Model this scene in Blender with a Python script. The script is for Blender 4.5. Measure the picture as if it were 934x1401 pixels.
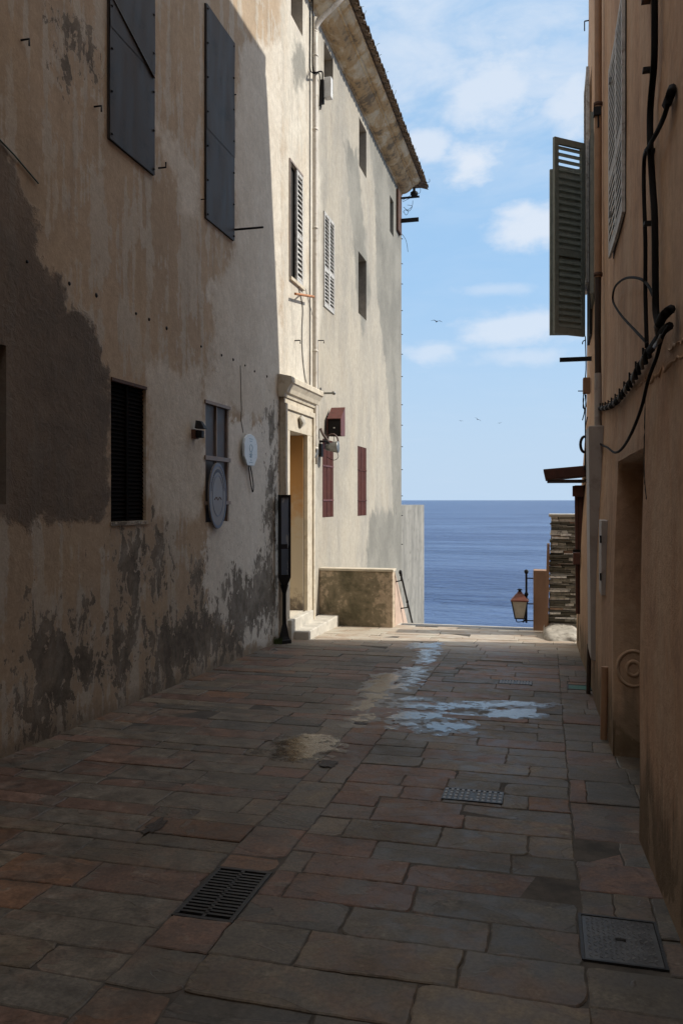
import bpy, bmesh, math, random
import numpy as np
from mathutils import Vector, noise as mnoise
random.seed(7); rng = np.random.RandomState(5)
R = math.radians
for o in list(bpy.data.objects): bpy.data.objects.remove(o, do_unlink=True)
S = bpy.context.scene; COL = S.collection

# ------------------------------------------------------------------ camera
YAW = 14.04; CH = 1.65; F = 1121.0
cam = bpy.data.cameras.new('camera'); co = bpy.data.objects.new('camera', cam); COL.objects.link(co)
co.location = (0, 0, CH); co.rotation_euler = (R(90), 0, R(YAW))
cam.sensor_fit = 'VERTICAL'; cam.sensor_height = 36; cam.sensor_width = 24
cam.lens = F/1401*36; cam.shift_y = -16.5/1401; cam.clip_end = 60000; cam.clip_start = .05
S.camera = co
# ------------------------------------------------------------------ light
ELEV = 38.0; AZ = 10.0          # sun stands to the right, 10 degrees towards the sea
sv = Vector((math.cos(R(ELEV))*math.cos(R(AZ)), math.cos(R(ELEV))*math.sin(R(AZ)), math.sin(R(ELEV))))
sl = bpy.data.lights.new('sun', 'SUN'); sl.energy = 3.2; sl.angle = R(.55); sl.color = (1, .94, .84)
so = bpy.data.objects.new('sun', sl); COL.objects.link(so); so.rotation_euler = sv.to_track_quat('Z', 'Y').to_euler(); so.location = sv*60
S.view_settings.view_transform = 'Standard'; S.view_settings.look = 'None'
S.view_settings.gamma = 1; S.view_settings.exposure = 0.6; S.view_settings.use_curve_mapping = False

class NT:
    """tiny node-tree writer"""
    def __init__(s, tree): s.t = tree; s.n = tree.nodes; s.l = tree.links
    def new(s, kind, **kw):
        n = s.n.new(kind)
        for k, v in kw.items(): setattr(n, k, v)
        return n
    def put(s, sock, v):
        if hasattr(v, 'links') or isinstance(v, bpy.types.NodeSocket): s.l.new(v, sock)
        elif v is not None:
            try: sock.default_value = v
            except Exception:
                sock.default_value = (v[0], v[1], v[2], 1)
    def math(s, op, a, b=None, c=None, clamp=False):
        n = s.new('ShaderNodeMath', operation=op, use_clamp=clamp)
        s.put(n.inputs[0], a)
        if b is not None: s.put(n.inputs[1], b)
        if c is not None: s.put(n.inputs[2], c)
        return n.outputs[0]
    def pos(s): return s.new('ShaderNodeNewGeometry').outputs['Position']
    def mapping(s, v, scale=(1, 1, 1), loc=(0, 0, 0)):
        n = s.new('ShaderNodeMapping'); s.l.new(v, n.inputs[0]); n.inputs['Scale'].default_value = scale; n.inputs['Location'].default_value = loc
        return n.outputs[0]
    def noise(s, v, scale, detail=4, rough=.55, dist=0, out=0):
        n = s.new('ShaderNodeTexNoise'); s.l.new(v, n.inputs['Vector'])
        n.inputs['Scale'].default_value = scale; n.inputs['Detail'].default_value = detail
        n.inputs['Roughness'].default_value = rough; n.inputs['Distortion'].default_value = dist
        return n.outputs[out]
    def voro(s, v, scale, feature='F1', out=0):
        n = s.new('ShaderNodeTexVoronoi', feature=feature); s.l.new(v, n.inputs['Vector']); n.inputs['Scale'].default_value = scale
        return n.outputs[out]
    def attr(s, name, out='Fac'): return s.new('ShaderNodeAttribute', attribute_name=name).outputs[out]
    def sstep(s, v, a, b, lo=0, hi=1):
        n = s.new('ShaderNodeMapRange', interpolation_type='SMOOTHSTEP'); s.put(n.inputs[0], v)
        n.inputs[1].default_value = a; n.inputs[2].default_value = b; n.inputs[3].default_value = lo; n.inputs[4].default_value = hi
        return n.outputs[0]
    def mix(s, f, a, b, mode='MIX'):
        n = s.new('ShaderNodeMix', data_type='RGBA', blend_type=mode); s.put(n.inputs[0], f)
        for i, c in ((6, a), (7, b)):
            if isinstance(c, tuple): n.inputs[i].default_value = (*c[:3], 1)
            else: s.put(n.inputs[i], c)
        return n.outputs[2]
    def scalec(s, c, f):   # colour times a scalar
        n = s.new('ShaderNodeVectorMath', operation='SCALE')
        if isinstance(c, tuple): n.inputs[0].default_value = c[:3]
        else: s.l.new(c, n.inputs[0])
        s.put(n.inputs[3], f); return n.outputs[0]
    def sep(s, v):
        n = s.new('ShaderNodeSeparateXYZ'); s.l.new(v, n.inputs[0]); return n.outputs
    def bump(s, h, strength=.3, dist=.01, prev=None):
        n = s.new('ShaderNodeBump'); s.put(n.inputs['Height'], h); n.inputs['Strength'].default_value = strength; n.inputs['Distance'].default_value = dist
        if prev is not None: s.l.new(prev, n.inputs['Normal'])
        return n.outputs[0]

# ------------------------------------------------------------------ sky
W = bpy.data.worlds.new('World'); S.world = W; W.use_nodes = True
t = NT(W.node_tree); t.n.clear()
sky = t.new('ShaderNodeTexSky', sky_type='NISHITA'); sky.sun_disc = False
sky.sun_elevation = R(ELEV); sky.sun_rotation = R(90-AZ); sky.air_density = 1.0; sky.dust_density = .6; sky.ozone_density = 2.2
tc = t.new('ShaderNodeTexCoord').outputs['Generated']
z = t.sep(tc)
zz = t.math('MAXIMUM', z[2], .0)
zp = t.math('ADD', zz, .22)
cv = t.new('ShaderNodeCombineXYZ')
t.l.new(t.math('DIVIDE', z[0], zp), cv.inputs[0]); t.l.new(t.math('DIVIDE', z[1], zp), cv.inputs[1]); cv.inputs[2].default_value = 3.1
cv2 = t.mapping(cv.outputs[0], (1, 1, 1), (0.35, 1.9, 0))
big = t.noise(cv2, 1.1, 2, .5)
puff = t.noise(cv2, 2.6, 10, .54, .15)
veil = t.noise(t.mapping(cv2, (1, 1.6, 1)), 5.0, 9, .62, .4)
low = t.sstep(zz, .05, .22, .25, 1)
cu = t.sstep(t.math('ADD', t.math('MULTIPLY', puff, .8), t.math('MULTIPLY', big, .5)), .63, .73)
vm = t.math('MULTIPLY', t.sstep(t.math('ADD', veil, t.math('MULTIPLY', zz, .55)), .50, .95), .7)
over = t.sstep(zz, .50, .75)               # bright cloud added overhead, out of view, to lift the shade
az = t.math('ARCTAN2', z[0], z[1]); el = t.math('ARCSINE', z[2])
pn = t.noise(t.mapping(tc, (1, 1, 1.5)), 9.0, 10, .58, .2); pn2 = t.noise(t.mapping(tc, (1, 1, 2.2)), 26.0, 6, .6, .2)
fl_ = t.math('ADD', t.math('MULTIPLY', t.math('SUBTRACT', pn, .5), 2.6), t.math('MULTIPLY', t.math('SUBTRACT', pn2, .5), .9))
puffs = None      # separate cumulus puffs: azimuth, elevation, half widths (degrees), density
for (a0, e0, ra, re, dn) in ((-2.6, 26.5, 4.6, 3.2, .8), (-8.4, 23.2, 2.2, 1.3, .8), (-4.6, 22.0, 2.9, 1.7, .95), (-1.2, 17.8, 3.2, 1.9, .9), (1.5, 24.5, 3.0, 3.0, .8), (-2.6, 11.6, 5.2, 1.4, .75),
                             (-7.9, 10.3, 3.0, .9, .6), (-2.0, 9.6, 4.0, .8, .5), (-3.4, 14.2, 3.6, .6, .4), (-6, 33, 7, 2.5, .6), (12, 18, 8, 4, .9), (-30, 20, 12, 5, .9), (30, 12, 9, 3, .9)):
    dx = t.math('DIVIDE', t.math('SUBTRACT', az, R(a0)), R(ra)); dy = t.math('DIVIDE', t.math('SUBTRACT', el, R(e0)), R(re))
    d = t.math('SQRT', t.math('ADD', t.math('MULTIPLY', dx, dx), t.math('MULTIPLY', dy, dy)))
    q = t.math('MULTIPLY', t.sstep(t.math('ADD', t.math('SUBTRACT', 1.0, d), fl_), -.15, .75), dn)
    puffs = q if puffs is None else t.math('MAXIMUM', puffs, q)
veils = t.math('MULTIPLY', t.math('MULTIPLY', vm, 1.0), t.sstep(zz, .30, .46, .12, 1))
cov = t.math('MAXIMUM', puffs, veils, clamp=True)
cov = t.math('MAXIMUM', cov, t.math('MULTIPLY', over, t.sstep(big, .3, .5, .55, 1)))
hz = t.sstep(zz, 0, .30, .95, .0)          # pale air low over the sea
skyc = t.mix(.78, sky.outputs[0], (3.0, 4.95, 7.3))
skyc = t.mix(hz, skyc, (4.0, 5.15, 6.5))
cc_ = t.mix(over, (5.7, 6.25, 7.05), (11.5, 11.6, 11.8))
skyc = t.mix(cov, skyc, cc_)
S.cycles.diffuse_bounces = 6; S.cycles.max_bounces = 12
bg = t.new('ShaderNodeBackground'); t.l.new(skyc, bg.inputs[0]); bg.inputs[1].default_value = .088
t.l.new(bg.outputs[0], t.new('ShaderNodeOutputWorld').inputs[0])

# ------------------------------------------------------------------ geometry helpers
CT, ST = math.cos(R(YAW)), math.sin(R(YAW))
SLOPE = .0357*CT
def gz(v): return -SLOPE*max(v, -14)
def onplane(px, py, u):
    """point of the vertical plane x = u that the photo shows at this pixel"""
    m = (px-467)/F; Z = u/(CT*m-ST)
    return (u, Z*(CT+ST*m), CH+(684-py)/F*Z)
def atv(px, py, v):
    m = (px-467)/F; Z = v/(CT+ST*m)
    return (Z*(CT*m-ST), v, CH+(684-py)/F*Z)
def onground(px, py):
    m = (px-467)/F; v = 5.0
    for _ in range(60):
        Z = (CH-gz(v))*F/(py-684); v = .5*v+.5*Z*(CT+ST*m)
    return (Z*(CT*m-ST), v, gz(v))
UL = -3.73
def L(px, py, d=0): return onplane(px, py, UL+d)

def tag(o, label=None, cat=None, group=None, kind=None):
    for k, v in (('label', label), ('category', cat), ('group', group), ('kind', kind)):
        if v: o[k] = v
    return o
def origin(o):
    p = Vector((0, 0, 0))
    while o is not None: p = p+o.location; o = o.parent
    return p
def thing(name, loc, label, cat, group=None):
    o = bpy.data.objects.new(name, None); COL.objects.link(o); o.location = loc; o.empty_display_size = .1
    return tag(o, label, cat, group)

class MB:
    """collects shapes in world space; build() links them as one mesh object"""
    def __init__(s): s.v = []; s.f = []; s.sm = []
    def add(s, vs, fs, smooth=False):
        b = len(s.v); s.v += [tuple(p) for p in vs]; s.f += [tuple(i+b for i in f) for f in fs]; s.sm += [smooth]*len(fs); return s
    def box(s, c, d, rot=0, tilt=None):
        x, y, z = [k/2 for k in d]
        vs = [(-x, -y, -z), (x, -y, -z), (x, y, -z), (-x, y, -z), (-x, -y, z), (x, -y, z), (x, y, z), (-x, y, z)]
        out = []
        for p in vs:
            q = Vector(p)
            if tilt: q = tilt @ q
            if rot: q = Vector((q.x*math.cos(rot)-q.y*math.sin(rot), q.x*math.sin(rot)+q.y*math.cos(rot), q.z))
            out.append(q+Vector(c))
        return s.add(out, [(0, 3, 2, 1), (4, 5, 6, 7), (0, 1, 5, 4), (1, 2, 6, 5), (2, 3, 7, 6), (3, 0, 4, 7)])
    def b(s, x0, x1, y0, y1, z0, z1): return s.box(((x0+x1)/2, (y0+y1)/2, (z0+z1)/2), (abs(x1-x0), abs(y1-y0), abs(z1-z0)))
    def hexa(s, p): return s.add(p, [(0, 3, 2, 1), (4, 5, 6, 7), (0, 1, 5, 4), (1, 2, 6, 5), (2, 3, 7, 6), (3, 0, 4, 7)])
    def tube(s, pts, r, n=8, cap=True, smooth=True):
        pts = [Vector(p) for p in pts]; rs = r if isinstance(r, (list, tuple)) else [r]*len(pts)
        vs = []; fs = []; prev = None
        for i, p in enumerate(pts):
            d = (pts[min(i+1, len(pts)-1)]-pts[max(i-1, 0)]).normalized()
            if prev is None:
                a = d.orthogonal().normalized()
            else:
                a = (prev-d*prev.dot(d)).normalized()
            prev = a; b = d.cross(a)
            for k in range(n):
                an = 2*math.pi*k/n; vs.append(p+(a*math.cos(an)+b*math.sin(an))*rs[i])
        for i in range(len(pts)-1):
            for k in range(n): fs.append((i*n+k, i*n+(k+1) % n, (i+1)*n+(k+1) % n, (i+1)*n+k))
        s.add(vs, fs, smooth)
        if cap:
            m = len(pts)-1
            s.add(vs[:n], [tuple(range(n))[::-1]]); s.add(vs[m*n:], [tuple(range(n))])
        return s
    def lathe(s, c, prof, n=16, axis='z', smooth=True):
        vs = []; fs = []
        for (r, h) in prof:
            for k in range(n):
                a = 2*math.pi*k/n
                q = (r*math.cos(a), r*math.sin(a), h)
                if axis == 'x': q = (h, q[0], q[1])
                if axis == 'y': q = (q[0], h, q[1])
                vs.append((c[0]+q[0], c[1]+q[1], c[2]+q[2]))
        for i in range(len(prof)-1):
            for k in range(n): fs.append((i*n+k, i*n+(k+1) % n, (i+1)*n+(k+1) % n, (i+1)*n+k))
        return s.add(vs, fs, smooth)
    def prism(s, poly, a, b, axis='y'):
        """poly of 2-d points swept along an axis between a and b"""
        def P(q, h): return {'y': (q[0], h, q[1]), 'x': (h, q[0], q[1]), 'z': (q[0], q[1], h)}[axis]
        n = len(poly); vs = [P(q, a) for q in poly]+[P(q, b) for q in poly]
        fs = [tuple(range(n)), tuple(range(2*n-1, n-1, -1))]+[(i, (i+1) % n, n+(i+1) % n, n+i) for i in range(n)]
        return s.add(vs, fs)
    def mesh(s, name, org):
        me = bpy.data.meshes.new(name)
        me.from_pydata([tuple(Vector(p)-org) for p in s.v], [], s.f)
        me.polygons.foreach_set('use_smooth', s.sm); me.update()
        return me
    def build(s, name, mat, parent=None, bevel=0, recalc=True, loc=None):
        org = origin(parent) if parent is not None else Vector(loc or (0, 0, 0))
        me = s.mesh(name, org)
        if recalc:
            bm = bmesh.new(); bm.from_mesh(me); bmesh.ops.recalc_face_normals(bm, faces=bm.faces); bm.to_mesh(me); bm.free()
        me.materials.append(mat)
        o = bpy.data.objects.new(name, me); COL.objects.link(o); o.parent = parent
        if parent is None and loc: o.location = loc
        if bevel:
            m = o.modifiers.new('bevel', 'BEVEL'); m.width = bevel; m.segments = 2; m.limit_method = 'ANGLE'; m.angle_limit = R(40)
        return o
def smooth_path(pts, k=6):
    pts = [Vector(p) for p in pts]; out = []
    for i in range(len(pts)-1):
        p0 = pts[max(i-1, 0)]; p1 = pts[i]; p2 = pts[i+1]; p3 = pts[min(i+2, len(pts)-1)]
        for j in range(k):
            t_ = j/k
            out.append(.5*((2*p1)+(p2-p0)*t_+(2*p0-5*p1+4*p2-p3)*t_*t_+(3*p1-p0-3*p2+p3)*t_**3))
    out.append(pts[-1]); return out

# ------------------------------------------------------------------ materials
def mat(name):
    m = bpy.data.materials.new(name); m.use_nodes = True; t = NT(m.node_tree); b = t.n['Principled BSDF']; return m, t, b
def simple(name, col, rough=.6, metal=0, var=.25, scale=6, bump=.15, bscale=60, dirt=None, spec=.4, stretch=(1, 1, 1)):
    m, t, b = mat(name); p = t.pos(); n = t.noise(t.mapping(p, stretch), scale, 6, .6)
    c = t.scalec(col, t.sstep(n, .25, .75, 1-var, 1+var))
    if dirt:
        c = t.mix(t.sstep(t.noise(p, scale*1.7, 7, .65), .5, .68), c, dirt)
    t.put(b.inputs['Base Color'], c); t.put(b.inputs['Roughness'], t.sstep(n, .2, .8, max(rough-.12, .05), min(rough+.1, 1)))
    b.inputs['Metallic'].default_value = metal; b.inputs['Specular IOR Level'].default_value = spec
    t.l.new(t.bump(t.noise(p, bscale, 4, .6), bump, .003), b.inputs['Normal'])
    return m
M = {}
M['iron'] = simple('black_iron', (.012, .012, .013), .6, 0, .3, 20, spec=.2)
M['rust'] = simple('rusty_iron', (.09, .045, .028), .75, .2, .5, 25, .4)
M['cable'] = simple('cable', (.012, .011, .011), .8, spec=.05)
M['cable_grey'] = simple('grey_cable', (.17, .165, .16), .6, spec=.2)
M['slate_metal'] = simple('sheet_metal', (.046, .037, .031), .6, 0, .30, 2.5, .2, 30, dirt=(.028, .026, .025), stretch=(1, 3, .6), spec=.25)
M['near_black'] = simple('near_black_slats', (.007, .005, .004), .8, 0, .2, 9, .1, spec=.02)
M['brown_wood'] = simple('brown_shutter_paint', (.045, .028, .02), .65, 0, .3, 9, .3, 40, stretch=(1, 4, .6))
M['red_wood'] = simple('oxblood_shutter_paint', (.06, .017, .011), .7, 0, .35, 9, .3, 50, dirt=(.09, .035, .024), spec=.15, stretch=(1, 5, .5))
M['dark'] = simple('dark_interior', (.012, .010, .009), .9)
M['glass_dark'] = simple('dusty_glass', (.075, .055, .048), .45, 0, .4, 7, .05, spec=.15)
M['bar'] = simple('pale_painted_bars', (.25, .20, .17), .6)
M['white_paint'] = simple('white_paint', (.66, .66, .64), .45, 0, .08, 12, .1, dirt=(.48, .45, .40))
M['louvre'] = simple('weathered_louvre_paint', (.46, .45, .43), .6, 0, .25, 14, .2, dirt=(.26, .23, .20))
M['green'] = simple('grey_green_shutter_paint', (.21, .23, .205), .6, 0, .12, 10, .15, dirt=(.17, .185, .165), spec=.2)
M['pipe'] = simple('pale_drainpipe', (.56, .52, .46), .5, 0, .1, 8, .1, dirt=(.42, .37, .30), stretch=(1, 1, .3))
M['limestone'] = simple('limestone', (.54, .48, .38), .8, 0, .14, 5, .4, 60, dirt=(.42, .35, .26))
M['step_stone'] = simple('step_stone', (.50, .47, .41), .75, 0, .15, 4, .4, 50, dirt=(.36, .34, .30))
M['terracotta'] = simple('terracotta_tiles', (.16, .115, .08), .85, 0, .4, 8, .5, 40, dirt=(.05, .045, .035))
M['pinkbox'] = simple('faded_red_paint', (.11, .034, .028), .55, 0, .15, 8, .15, dirt=(.08, .028, .022))
M['steel'] = simple('dull_steel', (.20, .20, .19), .4, .6, .2, 20)
M['cast'] = simple('cast_iron', (.035, .034, .034), .5, .5, .35, 30, .5, 80)
M['cast_light'] = simple('worn_grate_iron', (.17, .165, .16), .5, .4, .35, 30, .5, 80)
M['greencast'] = simple('green_cover_paint', (.02, .10, .072), .5, 0, .3, 14)
M['duct'] = simple('grey_duct_paint', (.36, .32, .29), .6, 0, .12, 4, .2, dirt=(.28, .24, .21), stretch=(1, 1, .3))
M['tan_pipe'] = simple('ochre_painted_pipe', (.32, .19, .11), .55, 0, .15, 6, .15)
M['lamp_copper'] = simple('copper_lamp_hood', (.16, .055, .035), .5, .2, .25, 12)
M['plant'] = simple('moss_green', (.05, .075, .02), .8, 0, .4, 30)

def glassy(name, col, rough, alpha):
    m, t, b = mat(name); b.inputs['Base Color'].default_value = (*col, 1); b.inputs['Roughness'].default_value = rough; b.inputs['Alpha'].default_value = alpha; return m
M['lamp_glass'] = simple('frosted_lamp_glass', (.50, .47, .40), .3, 0, .08, 9, .03)

def plaster_left():
    m, t, b = mat('old_lime_plaster'); p = t.pos()
    n1 = t.noise(p, .55, 8, .62); n2 = t.noise(p, 2.6, 9, .65, .3); n3 = t.noise(p, 11, 6, .6)
    stk = t.noise(t.mapping(p, (1, 3.0, .22)), 1.6, 8, .62)
    stk2 = t.noise(t.mapping(p, (1, 4.0, .45), (3, 1, 7)), 1.8, 8, .66)
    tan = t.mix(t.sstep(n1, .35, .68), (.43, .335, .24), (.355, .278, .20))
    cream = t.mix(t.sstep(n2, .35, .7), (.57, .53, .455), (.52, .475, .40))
    grey = t.mix(t.sstep(n2, .3, .7), (.53, .49, .42), (.60, .555, .48))
    pale = t.mix(t.sstep(n2, .3, .7), (.66, .63, .57), (.58, .55, .49))
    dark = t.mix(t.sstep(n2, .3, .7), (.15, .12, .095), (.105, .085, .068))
    peel = t.mix(t.sstep(n3, .3, .7), (.085, .074, .06), (.13, .11, .088))
    nz = t.math('SUBTRACT', n2, .5); nzf = t.math('SUBTRACT', n3, .5)
    def mask(a, amp, ampf, w=.02, src=nz):
        x = t.math('MULTIPLY_ADD', src, amp, t.attr(a)); x = t.math('MULTIPLY_ADD', nzf, ampf, x)
        return t.sstep(x, -w, w)
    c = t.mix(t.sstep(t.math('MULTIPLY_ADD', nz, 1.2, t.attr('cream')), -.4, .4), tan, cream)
    # grey weathering blotches, drawn out downwards, everywhere
    blot = t.math('ADD', t.math('MULTIPLY', stk, .6), t.math('MULTIPLY', n2, .4))
    c = t.mix(t.math('MULTIPLY', t.sstep(blot, .505, .535), .7), c, t.scalec(grey, .8))
    c = t.mix(t.math('MULTIPLY', t.sstep(stk2, .52, .70), t.sstep(t.attr('facade'), -.3, .2, .40, .10)), c, t.scalec(c, .66))
    och = t.noise(t.mapping(p, (1, 1.2, .5), (4, 8, 3)), 1.3, 7, .6)
    c = t.mix(t.math('MULTIPLY', t.sstep(och, .52, .64), .30), c, (.42, .32, .21))
    c = t.mix(t.math('MULTIPLY', mask('grey', .5, .25, .10), .85), c, grey)
    c = t.mix(t.math('MULTIPLY', mask('facade', .5, .3, .25), .75), c, t.mix(t.sstep(t.noise(t.mapping(p, (1, 1.0, .5), (7, 7, 7)), 1.1, 9, .68, .4), .36, .64), (.345, .31, .25), (.235, .222, .195)))
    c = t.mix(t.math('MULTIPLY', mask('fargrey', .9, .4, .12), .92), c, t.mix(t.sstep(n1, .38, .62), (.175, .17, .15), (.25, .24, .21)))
    pm = mask('pale', 1.0, .4, .06); c = t.mix(t.math('MULTIPLY', pm, .9), c, pale)
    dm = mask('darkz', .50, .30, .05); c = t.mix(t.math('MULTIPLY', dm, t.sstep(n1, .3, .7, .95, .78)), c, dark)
    # peeled flakes: ragged
    rg = t.math('SUBTRACT', t.noise(t.mapping(p, (1, 1.5, .8), (5, 2, 1)), 3.4, 10, .72, .6), .5)
    pe0 = mask('peelo', 2.0, .7, .10, rg)                       # damp halo round the losses
    c = t.mix(t.math('MULTIPLY', pe0, .45), c, t.scalec(grey, .62))
    pe = mask('peel', 2.4, 1.2, .02, rg)
    c = t.mix(t.math('MULTIPLY', pe, t.sstep(n2, .35, .65, .95, .60)), c, peel)
    sc = t.sstep(t.math('ADD', t.noise(t.mapping(p, (1, 1.6, .6), (9, 4, 2)), 3.1, 9, .7, .5), t.math('MULTIPLY', t.noise(p, .7, 2), .25)), .80, .82)
    c = t.mix(t.math('MULTIPLY', sc, .55), c, t.scalec(c, .45))
    c = t.scalec(c, t.sstep(n3, .2, .8, .90, 1.10))
    c = t.scalec(c, t.sstep(t.noise(p, 45, 3, .7), .2, .8, .9, 1.1))
    # splash dirt along the foot of the wall
    s = t.sep(p); hgt = t.math('MULTIPLY_ADD', s[1], SLOPE, s[2])
    foot = t.sstep(t.math('MULTIPLY_ADD', nz, .5, hgt), 0, .22, 1, 0)
    c = t.mix(t.math('MULTIPLY', foot, .55), c, (.13, .11, .085))
    t.put(b.inputs['Base Color'], c); b.inputs['Roughness'].default_value = .9; b.inputs['Specular IOR Level'].default_value = .2
    h = t.math('MULTIPLY_ADD', pe, -.8, t.math('MULTIPLY', n2, 1.5)); h = t.math('MULTIPLY_ADD', sc, -.4, h)
    nb = t.bump(h, .5, .02)
    rough = t.math('MULTIPLY', t.noise(p, 14, 6, .65, .8), t.math('ADD', .18, t.math('MULTIPLY', dm, .7)))
    nb = t.bump(rough, .6, .02, nb); nb = t.bump(t.noise(p, 90, 3, .6), .25, .003, nb)
    t.l.new(nb, b.inputs['Normal']); return m
M['wallL'] = plaster_left()

def plaster_right():
    m, t, b = mat('ochre_render'); p = t.pos()
    n1 = t.noise(p, .7, 8, .6); n2 = t.noise(p, 3.0, 8, .62, .3); n3 = t.noise(p, 16, 6, .6)
    stk = t.noise(t.mapping(p, (2.5, 3.0, .25)), 1.3, 9, .64)
    c = t.mix(t.sstep(n1, .35, .68), (.45, .29, .185), (.37, .24, .16))
    c = t.mix(t.math('MULTIPLY', t.sstep(stk, .48, .66), .6), c, (.31, .205, .135))
    c = t.mix(t.math('MULTIPLY', t.sstep(stk, .46, .34), .45), c, (.47, .34, .23))
    c = t.mix(t.math('MULTIPLY', t.sstep(n2, .58, .7), .4), c, (.29, .215, .155))
    s = t.sep(p); hgt = t.math('MULTIPLY_ADD', s[1], SLOPE, s[2])
    jag = t.noise(t.mapping(p, (6, 7.0, .5), (2, 5, 0)), 1.3, 6, .6)
    moss = t.sstep(t.math('ADD', hgt, t.math('MULTIPLY', jag, -1.3)), -.42, -.08, 1, 0)
    c = t.mix(t.math('MULTIPLY', moss, .75), c, (.075, .065, .04))
    pt = t.noise(t.mapping(p, (1, 1.3, .7), (6, 1, 2)), 1.5, 9, .66, .5)
    c = t.mix(t.math('MULTIPLY', t.sstep(pt, .50, .56), .35), c, (.46, .345, .245)); c = t.mix(t.math('MULTIPLY', t.sstep(pt, .44, .40), .45), c, (.27, .17, .115))
    c = t.scalec(c, t.sstep(n3, .2, .8, 1.02, 1.32))
    t.put(b.inputs['Base Color'], c); b.inputs['Roughness'].default_value = .92; b.inputs['Specular IOR Level'].default_value = .2
    grain = t.math('MULTIPLY', t.noise(p, 70, 4, .7), t.sstep(t.math('SUBTRACT', s[2], t.math('MULTIPLY', s[1], .3)), .9, .6, .5, 1.4))
    nb = t.bump(n2, .5, .03); nb = t.bump(grain, .5, .006, nb); t.l.new(nb, b.inputs['Normal']); return m
M['wallR'] = plaster_right()

def paving_mat():
    m, t, b = mat('flagstones'); p = t.pos()
    base = t.attr('stone', 'Color'); off = t.attr('seed', 'Vector')
    pv = t.new('ShaderNodeVectorMath', operation='ADD'); t.l.new(p, pv.inputs[0]); t.l.new(off, pv.inputs[1]); q = pv.outputs[0]
    n1 = t.noise(q, 2.4, 9, .62, .5); n2 = t.noise(q, 9, 8, .65); n3 = t.noise(p, 60, 4, .65)
    lay = t.noise(t.mapping(q, (1, 1.6, 1)), 1.7, 4, .5, 1.2)           # slate layers: terraces of another tint
    c = t.mix(t.math('MULTIPLY', t.sstep(lay, .50, .515), .55), base, t.mix(t.sstep(n1, .4, .6), (.135, .085, .06), (.12, .112, .095)))
    c = t.mix(t.math('MULTIPLY', t.sstep(n1, .5, .7), .5), c, (.075, .064, .054))
    c = t.mix(t.math('MULTIPLY', t.sstep(n2, .60, .72), .35), c, (.20, .185, .16))
    c = t.scalec(c, t.sstep(n2, .25, .75, .60, 1.36)); c = t.scalec(c, t.sstep(n3, .25, .75, .74, 1.24))
    mott = t.noise(t.mapping(q, (1, 1.3, 1)), 5.0, 8, .7, .8); c = t.mix(t.math('MULTIPLY', t.sstep(mott, .53, .62), .5), c, t.scalec(c, .5))
    dirt = t.noise(p, .9, 6, .6); c = t.mix(t.math('MULTIPLY', t.sstep(dirt, .48, .66), .45), c, (.055, .048, .04))
    # terrace by the sea: sunlight put into the colour as paler stone
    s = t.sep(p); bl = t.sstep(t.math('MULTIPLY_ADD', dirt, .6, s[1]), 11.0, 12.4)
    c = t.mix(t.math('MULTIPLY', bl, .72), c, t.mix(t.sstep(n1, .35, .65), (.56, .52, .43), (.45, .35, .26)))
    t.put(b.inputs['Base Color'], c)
    t.put(b.inputs['Roughness'], t.sstep(t.math('ADD', n2, t.math('MULTIPLY', dirt, .4)), .5, .95, .50, .85)); b.inputs['Specular IOR Level'].default_value = .35
    h = t.math('ADD', t.math('MULTIPLY', t.sstep(lay, .50, .515), .35), t.math('MULTIPLY', n1, 1.0))
    nb = t.bump(h, .5, .012); nb = t.bump(n2, .35, .008, nb); nb = t.bump(n3, .3, .002, nb)
    t.l.new(nb, b.inputs['Normal']); return m
M['paving'] = paving_mat()
M['mortar'] = simple('joint_mortar', (.062, .053, .044), .95, 0, .5, 8, .5, 90)

def water_film():
    m, t, b = mat('wet_film'); p = t.pos()
    g = t.new('ShaderNodeBsdfGlossy'); g.inputs['Roughness'].default_value = .09; g.inputs['Color'].default_value = (.95, .95, .95, 1)
    tr = t.new('ShaderNodeBsdfTransparent'); tr.inputs[0].default_value = (.72, .70, .68, 1)
    fr = t.new('ShaderNodeFresnel'); fr.inputs['IOR'].default_value = 1.5
    nb = t.bump(t.noise(t.mapping(p, (1, 1, 1)), 16, 5, .65, .5), .42, .008); t.l.new(nb, g.inputs['Normal']); t.l.new(nb, fr.inputs['Normal'])
    mx = t.new('ShaderNodeMixShader'); t.l.new(fr.outputs[0], mx.inputs[0]); t.l.new(tr.outputs[0], mx.inputs[1]); t.l.new(g.outputs[0], mx.inputs[2])
    t.l.new(mx.outputs[0], t.n['Material Output'].inputs[0]); return m
M['water'] = water_film()

def sea_mat():
    m, t, b = mat('sea_water'); p = t.pos()
    w1 = t.noise(t.mapping(p, (.8, 1.5, 1)), .55, 6, .62, .4); w2 = t.noise(t.mapping(p, (1, 1.8, 1)), .09, 4, .55); w3 = t.noise(t.mapping(p, (.5, 1, 1)), .012, 4, .6)
    w0 = t.noise(t.mapping(p, (.8, 1.7, 1)), 2.2, 4, .6, .4)
    c = t.mix(t.sstep(w1, .38, .66), (.012, .035, .105), (.035, .075, .18)); wp_ = t.noise(t.mapping(p, (.25, 1.3, 1)), .03, 6, .6, .5)
    c = t.mix(t.math('MULTIPLY', t.sstep(wp_, .45, .58), .75), c, (.07, .12, .235)); c = t.mix(t.math('MULTIPLY', t.sstep(w3, .4, .62), .5), c, (.02, .045, .13))
    t.put(b.inputs['Base Color'], c); b.inputs['Roughness'].default_value = .32; b.inputs['IOR'].default_value = 1.33; b.inputs['Specular IOR Level'].default_value = .35
    nb = t.bump(w2, 1.0, 2.2); nb = t.bump(w1, 1.0, .8, nb); nb = t.bump(w0, 1.0, .16, nb); t.l.new(nb, b.inputs['Normal']); return m
M['sea'] = sea_mat()

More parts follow.
